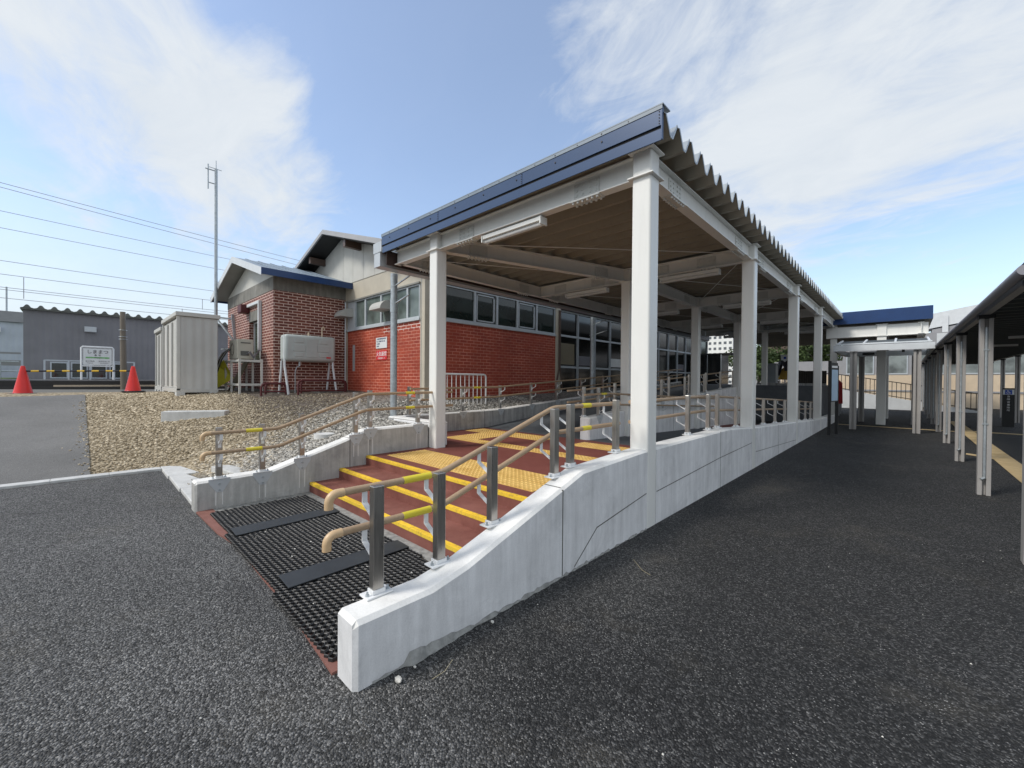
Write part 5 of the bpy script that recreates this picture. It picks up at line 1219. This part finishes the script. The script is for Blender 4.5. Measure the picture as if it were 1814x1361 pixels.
t = thing('white_billboard', 'blank white panel above the walkway roof', 'panel', (1.5, 30, 3)); MB().prism([(1.2, 3.35), (2.4, 3.35), (2.4, 4.05), (1.2, 4.05)], 1, 30, 30.1).build('panel', 'far_white', t); MB().box(2.0, 2.1, 30.02, 30.08, 0, 3.35).build('post', 'far_grey', t)
def apartments():
    t = thing('apartment_block', 'white apartment block with rows of small dark windows, far beyond the canopy', 'building', (-34, 112, 0))
    x0, x1, y, zt = -41, -30.3, 110, 13.5; MB().box(x0, x1, y, y+10, -.3, zt).build('wall', 'apartment_wall', t)
    for r in range(9):
        for c in range(9):
            a = x0+.4+c*1.18; z = 1.2+r*1.38
            MB().box(a, a+.62, y-.05, y, z, z+.62).build('window', 'apartment_window', t)
apartments()
t = thing('dark_kiosk', 'dark glazed kiosk on the upper concourse behind the second row of columns', 'kiosk', (-8, 24, 1.4))
MB().box(-8.4, -7.15, 24, 25.2, 1.2, 3.0).build('body', 'glass_hall', t); MB().box(-8.45, -6.6, 23.95, 25.25, 3.0, 3.06).build('roof', 'frame_black', t)
m = MB(); m.box(-7.9, -7.86, 23.97, 24, 1.2, 3.0); m.box(-7.2, -7.15, 23.97, 24, 1.2, 3.0); m.build('mullion', 'galv', t)
t = thing('equipment_cabinet', 'grey steel equipment cabinet behind the far concrete wall', 'cabinet', (-4.4, 22, 1.4)); MB().box(-4.65, -4.25, 22, 22.5, 1.38, 2.33).build('body', 'box_grey', t, bevel=.01); MB().box(-4.68, -4.22, 21.97, 22.5, 2.33, 2.37).build('lid', 'box_grey', t)
# yellow and black machine
t = thing('compact_excavator', 'yellow and black compact excavator parked beyond the concrete wall', 'excavator', (-4.7, 26, 1.0))
m = MB(); m.prism([(25.6, 1.25), (26.9, 1.25), (27, 1.45), (26.8, 1.6), (25.7, 1.6), (25.5, 1.45)], 0, -5.3, -5.0); m.build('track', 'bar_black', t, bevel=.04)
m = MB(); m.prism([(25.6, 1.25), (26.9, 1.25), (27, 1.45), (26.8, 1.6), (25.7, 1.6), (25.5, 1.45)], 0, -4.4, -4.1); m.build('track', 'bar_black', t, bevel=.04)
m = MB(); m.prism([(-4.9, 1.65), (-4.1, 1.65), (-4.15, 2.2), (-4.45, 2.5), (-4.75, 2.2)], 1, 25.9, 26.8); m.build('body', 'machine_yellow', t, bevel=.04)
m = MB(); m.bar((-4.9, 25.8, 1.9), (-4.7, 25.6, 2.6), .14, .2); m.bar((-4.7, 25.6, 2.6), (-4.45, 25.4, 2.35), .12, .16); m.build('arm', 'bar_black', t)
m = MB(); m.prism([(-4.55, 2.5), (-4.25, 2.75), (-4.2, 2.1), (-4.5, 2.1)], 1, 25.3, 25.6); m.build('bucket', 'bar_black', t)
t = thing('small_sign', 'small white sign with a blue square under the tree', 'sign', (-5, 28, 1.4)); MB().box(-5.16, -4.7, 28, 28.05, 2.5, 3.1).build('panel', 'sign_white', t); MB().box(-5.02, -4.9, 27.98, 28, 2.85, 2.97).build('blue_square', 'sign_blue', t); MB().box(-5.0, -4.92, 28.02, 28.06, 1.2, 2.5).build('post', 'far_grey', t)
t = thing('board_fence', 'dark board fence at the back behind the far concrete wall', 'fence', (-3.8, 28, 1)); m = MB()
for i in range(14): m.box(-4.5+i*.105, -4.40+i*.105, 28, 28.04, .6, 2.15)
m.build('boards', 'fence_dark', t)
t = thing('red_banner', 'small red fabric banner by the map board', 'banner', (-2.2, 24, .6)); m = MB(); m.add([(-2.30, 24, .55), (-2.0, 24, .55), (-2.02, 24, 1.5), (-2.26, 24, 1.75), (-2.30, 24.04, .55), (-2.0, 24.04, .55), (-2.02, 24.04, 1.5), (-2.26, 24.04, 1.75)], [(0, 1, 2, 3), (4, 5, 6, 7), (0, 1, 5, 4), (1, 2, 6, 5), (2, 3, 7, 6), (3, 0, 4, 7)]); m.build('cloth', 'red_cloth', t)
MB().box(-2.16, -2.12, 24.05, 24.09, 0, 1.3).build('pole', 'far_grey', t)

def tree(x, y, z, h, rad, label, seed, n=5200):
    r = random.Random(seed); t = thing('tree', label, 'tree', (x, y, z))
    m = MB(); m.tube([(x, y, z), (x+.1, y, z+h*.35), (x-.05, y+.1, z+h*.62)], .16, 8, r2=.07)
    for i in range(6):
        a = r.uniform(0, 6.28); zb = z+h*r.uniform(.3, .6); L = rad*r.uniform(.5, .9); m.tube([(x, y, zb), (x+L*.5*math.cos(a), y+L*.5*math.sin(a), zb+h*.14), (x+L*math.cos(a), y+L*math.sin(a), zb+h*.25)], .05, 6, r2=.015)
    m.build('trunk', 'bark', t, smooth=True)
    cl = [(x+r.gauss(0, rad*.42), y+r.gauss(0, rad*.42), z+h*.68+r.gauss(0, h*.15), rad*r.uniform(.22, .42)) for _ in range(22)]
    m = MB()
    for i in range(n):
        cx, cy, cz, cr = r.choice(cl); d = Vector((r.gauss(0, 1), r.gauss(0, 1), r.gauss(0, .8))).normalized()*cr*r.uniform(.55, 1.1)
        c = Vector((cx, cy, cz))+d; s = r.uniform(.08, .17); a = Vector((r.gauss(0, 1), r.gauss(0, 1), r.gauss(0, 1))).normalized(); b2 = a.orthogonal().normalized()
        m.add([c-a*s, c+b2*s*.6, c+a*s, c-b2*s*.6], [(0, 1, 2, 3)])
    m.build('crown', 'leaves', t)
t = thing('distant_building', 'low grey building closing the view behind the trees', 'building', (-14, 56, 0))
MB().box(-14.4, -5.2, 55, 62, -.3, 4.6).build('wall', 'far_grey', t); MB().prism([(-14.7, 4.6), (-4.9, 4.6), (-6.2, 5.6), (-13.5, 5.6)], 1, 54.7, 62.3).build('roof', 'brown_pipe', t)
tree(-7.4, 42, 0, 5.4, 2.6, 'bushy green tree seen through the columns, left of the white sign', 3)
tree(-5.0, 41, 0, 5.0, 2.0, 'darker green tree seen between the last two road side columns', 5)
tree(-10.4, 46, 0, 5.2, 2.6, 'green tree partly hidden behind the middle columns', 8, 3200)

# ------------------------------------------------------------------ small things on the asphalt
def stone(x, y, s, label, seed):
    r = random.Random(seed); bm = bmesh.new(); bmesh.ops.create_icosphere(bm, subdivisions=2, radius=s)
    for v in bm.verts: v.co = Vector((v.co.x*1.2, v.co.y*.9, v.co.z*.7))*r.uniform(.82, 1.15)
    me = bpy.data.meshes.new('stone'); bm.to_mesh(me); bm.free(); me.materials.append(M['stone_white']); o = bpy.data.objects.new('stone', me); COL.objects.link(o); o.location = (x, y, s*.5); tag(o, label, 'stone')
stone(-1.803, 1.096, .019, 'small white stone on the asphalt by the near end of the parapet', 1)
stone(-1.828, 1.765, .011, 'tiny tan pebble on the asphalt further along the parapet base', 2)
stone(-1.827, 1.207, .008, 'tiny white pebble close against the foot of the parapet', 3)
m = MB()
for _ in range(420):
    x, y = random.uniform(-8, 3), random.uniform(-1.2, 9)
    if -6 < x < -1.8 and y > .85: continue
    if x < -2 and y > .8: continue
    s = random.uniform(.002, .005); z = .003 if x < -2.3 else float(rz(x, y))+.003
    m.add([(x-s, y-s*.7, z), (x+s, y-s, z), (x+s*.8, y+s, z), (x-s*.6, y+s*.8, z), (x, y, z+s)], [(0, 1, 4), (1, 2, 4), (2, 3, 4), (3, 0, 4)])
for _ in range(46):
    x, y = random.uniform(-5.4, -2.3), random.uniform(1.05, 1.95); s = random.uniform(.003, .008); z = .028
    m.add([(x-s*1.6, y-s*.5, z), (x+s, y-s*.7, z), (x+s*1.4, y+s*.6, z), (x-s*.6, y+s*.8, z), (x, y, z+s*.6)], [(0, 1, 4), (1, 2, 4), (2, 3, 4), (3, 0, 4)])
tag(m.build('grit', 'stone_white'), 'scattered pale grit chips on the dark asphalt', 'grit', kind='stuff')
def twig(pts, label):
    m = MB(); m.tube(pts, .0012, 5); tag(m.build('straw', 'straw', smooth=True), label, 'straw')
twig([(-1.628, 3.212, .004), (-1.482, 3.068, .010), (-1.400, 3.043, .004)], 'thin dry straw stalk on the dark asphalt below the first road side column')
twig([(-1.690, 1.216, .004), (-1.686, 1.293, .008), (-1.731, 1.379, .004)], 'thin pale straw beside the white stone')

def split_pieces(o, gap=.004):
    me = o.data; n = len(me.vertices); lab = list(range(n))
    def find(a):
        while lab[a] != a: lab[a] = lab[lab[a]]; a = lab[a]
        return a
    for e in me.edges:
        a, b2 = find(e.vertices[0]), find(e.vertices[1])
        if a != b2: lab[a] = b2
    root = np.array([find(i) for i in range(n)]); co = np.array([v.co[:] for v in me.vertices]); ids = np.unique(root)
    if len(ids) < 2: return
    lo = np.array([co[root == i].min(0) for i in ids])-gap; hi = np.array([co[root == i].max(0) for i in ids])+gap; g = list(range(len(ids)))
    for i in range(len(ids)):
        for j in range(i):
            if (lo[i] <= hi[j]).all() and (lo[j] <= hi[i]).all():
                a, b2 = g[i], g[j]
                g = [b2 if q == a else q for q in g]
    gid = {i: g[k] for k, i in enumerate(ids)}; groups = sorted(set(g))
    if len(groups) < 2 or len(groups) > 90: return
    polys = [(tuple(p.vertices), p.material_index, p.use_smooth) for p in me.polygons]
    for k, gr in enumerate(groups):
        fs = [p for p in polys if gid[root[p[0][0]]] == gr]; used = sorted({v for p in fs for v in p[0]}); mp = {v: i for i, v in enumerate(used)}
        nm = bpy.data.meshes.new(me.name); nm.from_pydata([co[v] for v in used], [], [tuple(mp[v] for v in p[0]) for p in fs])
        for mt in me.materials: nm.materials.append(mt)
        nm.polygons.foreach_set('material_index', [p[1] for p in fs]); nm.polygons.foreach_set('use_smooth', [p[2] for p in fs])
        if any(p[2] for p in fs): nm.set_sharp_from_angle(angle=math.radians(40))
        if k == 0: o.data = nm
        else:
            c = o.copy(); c.data = nm; COL.objects.link(c)
SPLIT = ('pillar', 'collar', 'purlin', 'bolt', 'base_plate', 'stiffener_plate', 'splice', 'brace_rod', 'conduit', 'ceiling_lamp', 'hoop', 'rung', 'bracket', 'wall_lamp', 'vent_pipe', 'band', 'camera', 'blade', 'wall_band', 'side_beam', 'rain_pipe', 'post', 'mullion', 'cell')
for o in list(bpy.data.objects):
    if o.type == 'MESH' and o.parent and 'kind' not in o and any(o.name.split('.')[0] == q for q in SPLIT):
        split_pieces(o, .02 if o.name.startswith(('splice', 'post', 'bracket', 'band')) else .004)
for o in bpy.data.objects:
    if o.name.startswith(('studs', 'roof_clip')): o['kind'] = 'stuff'
    if '_o' in o: del o['_o']
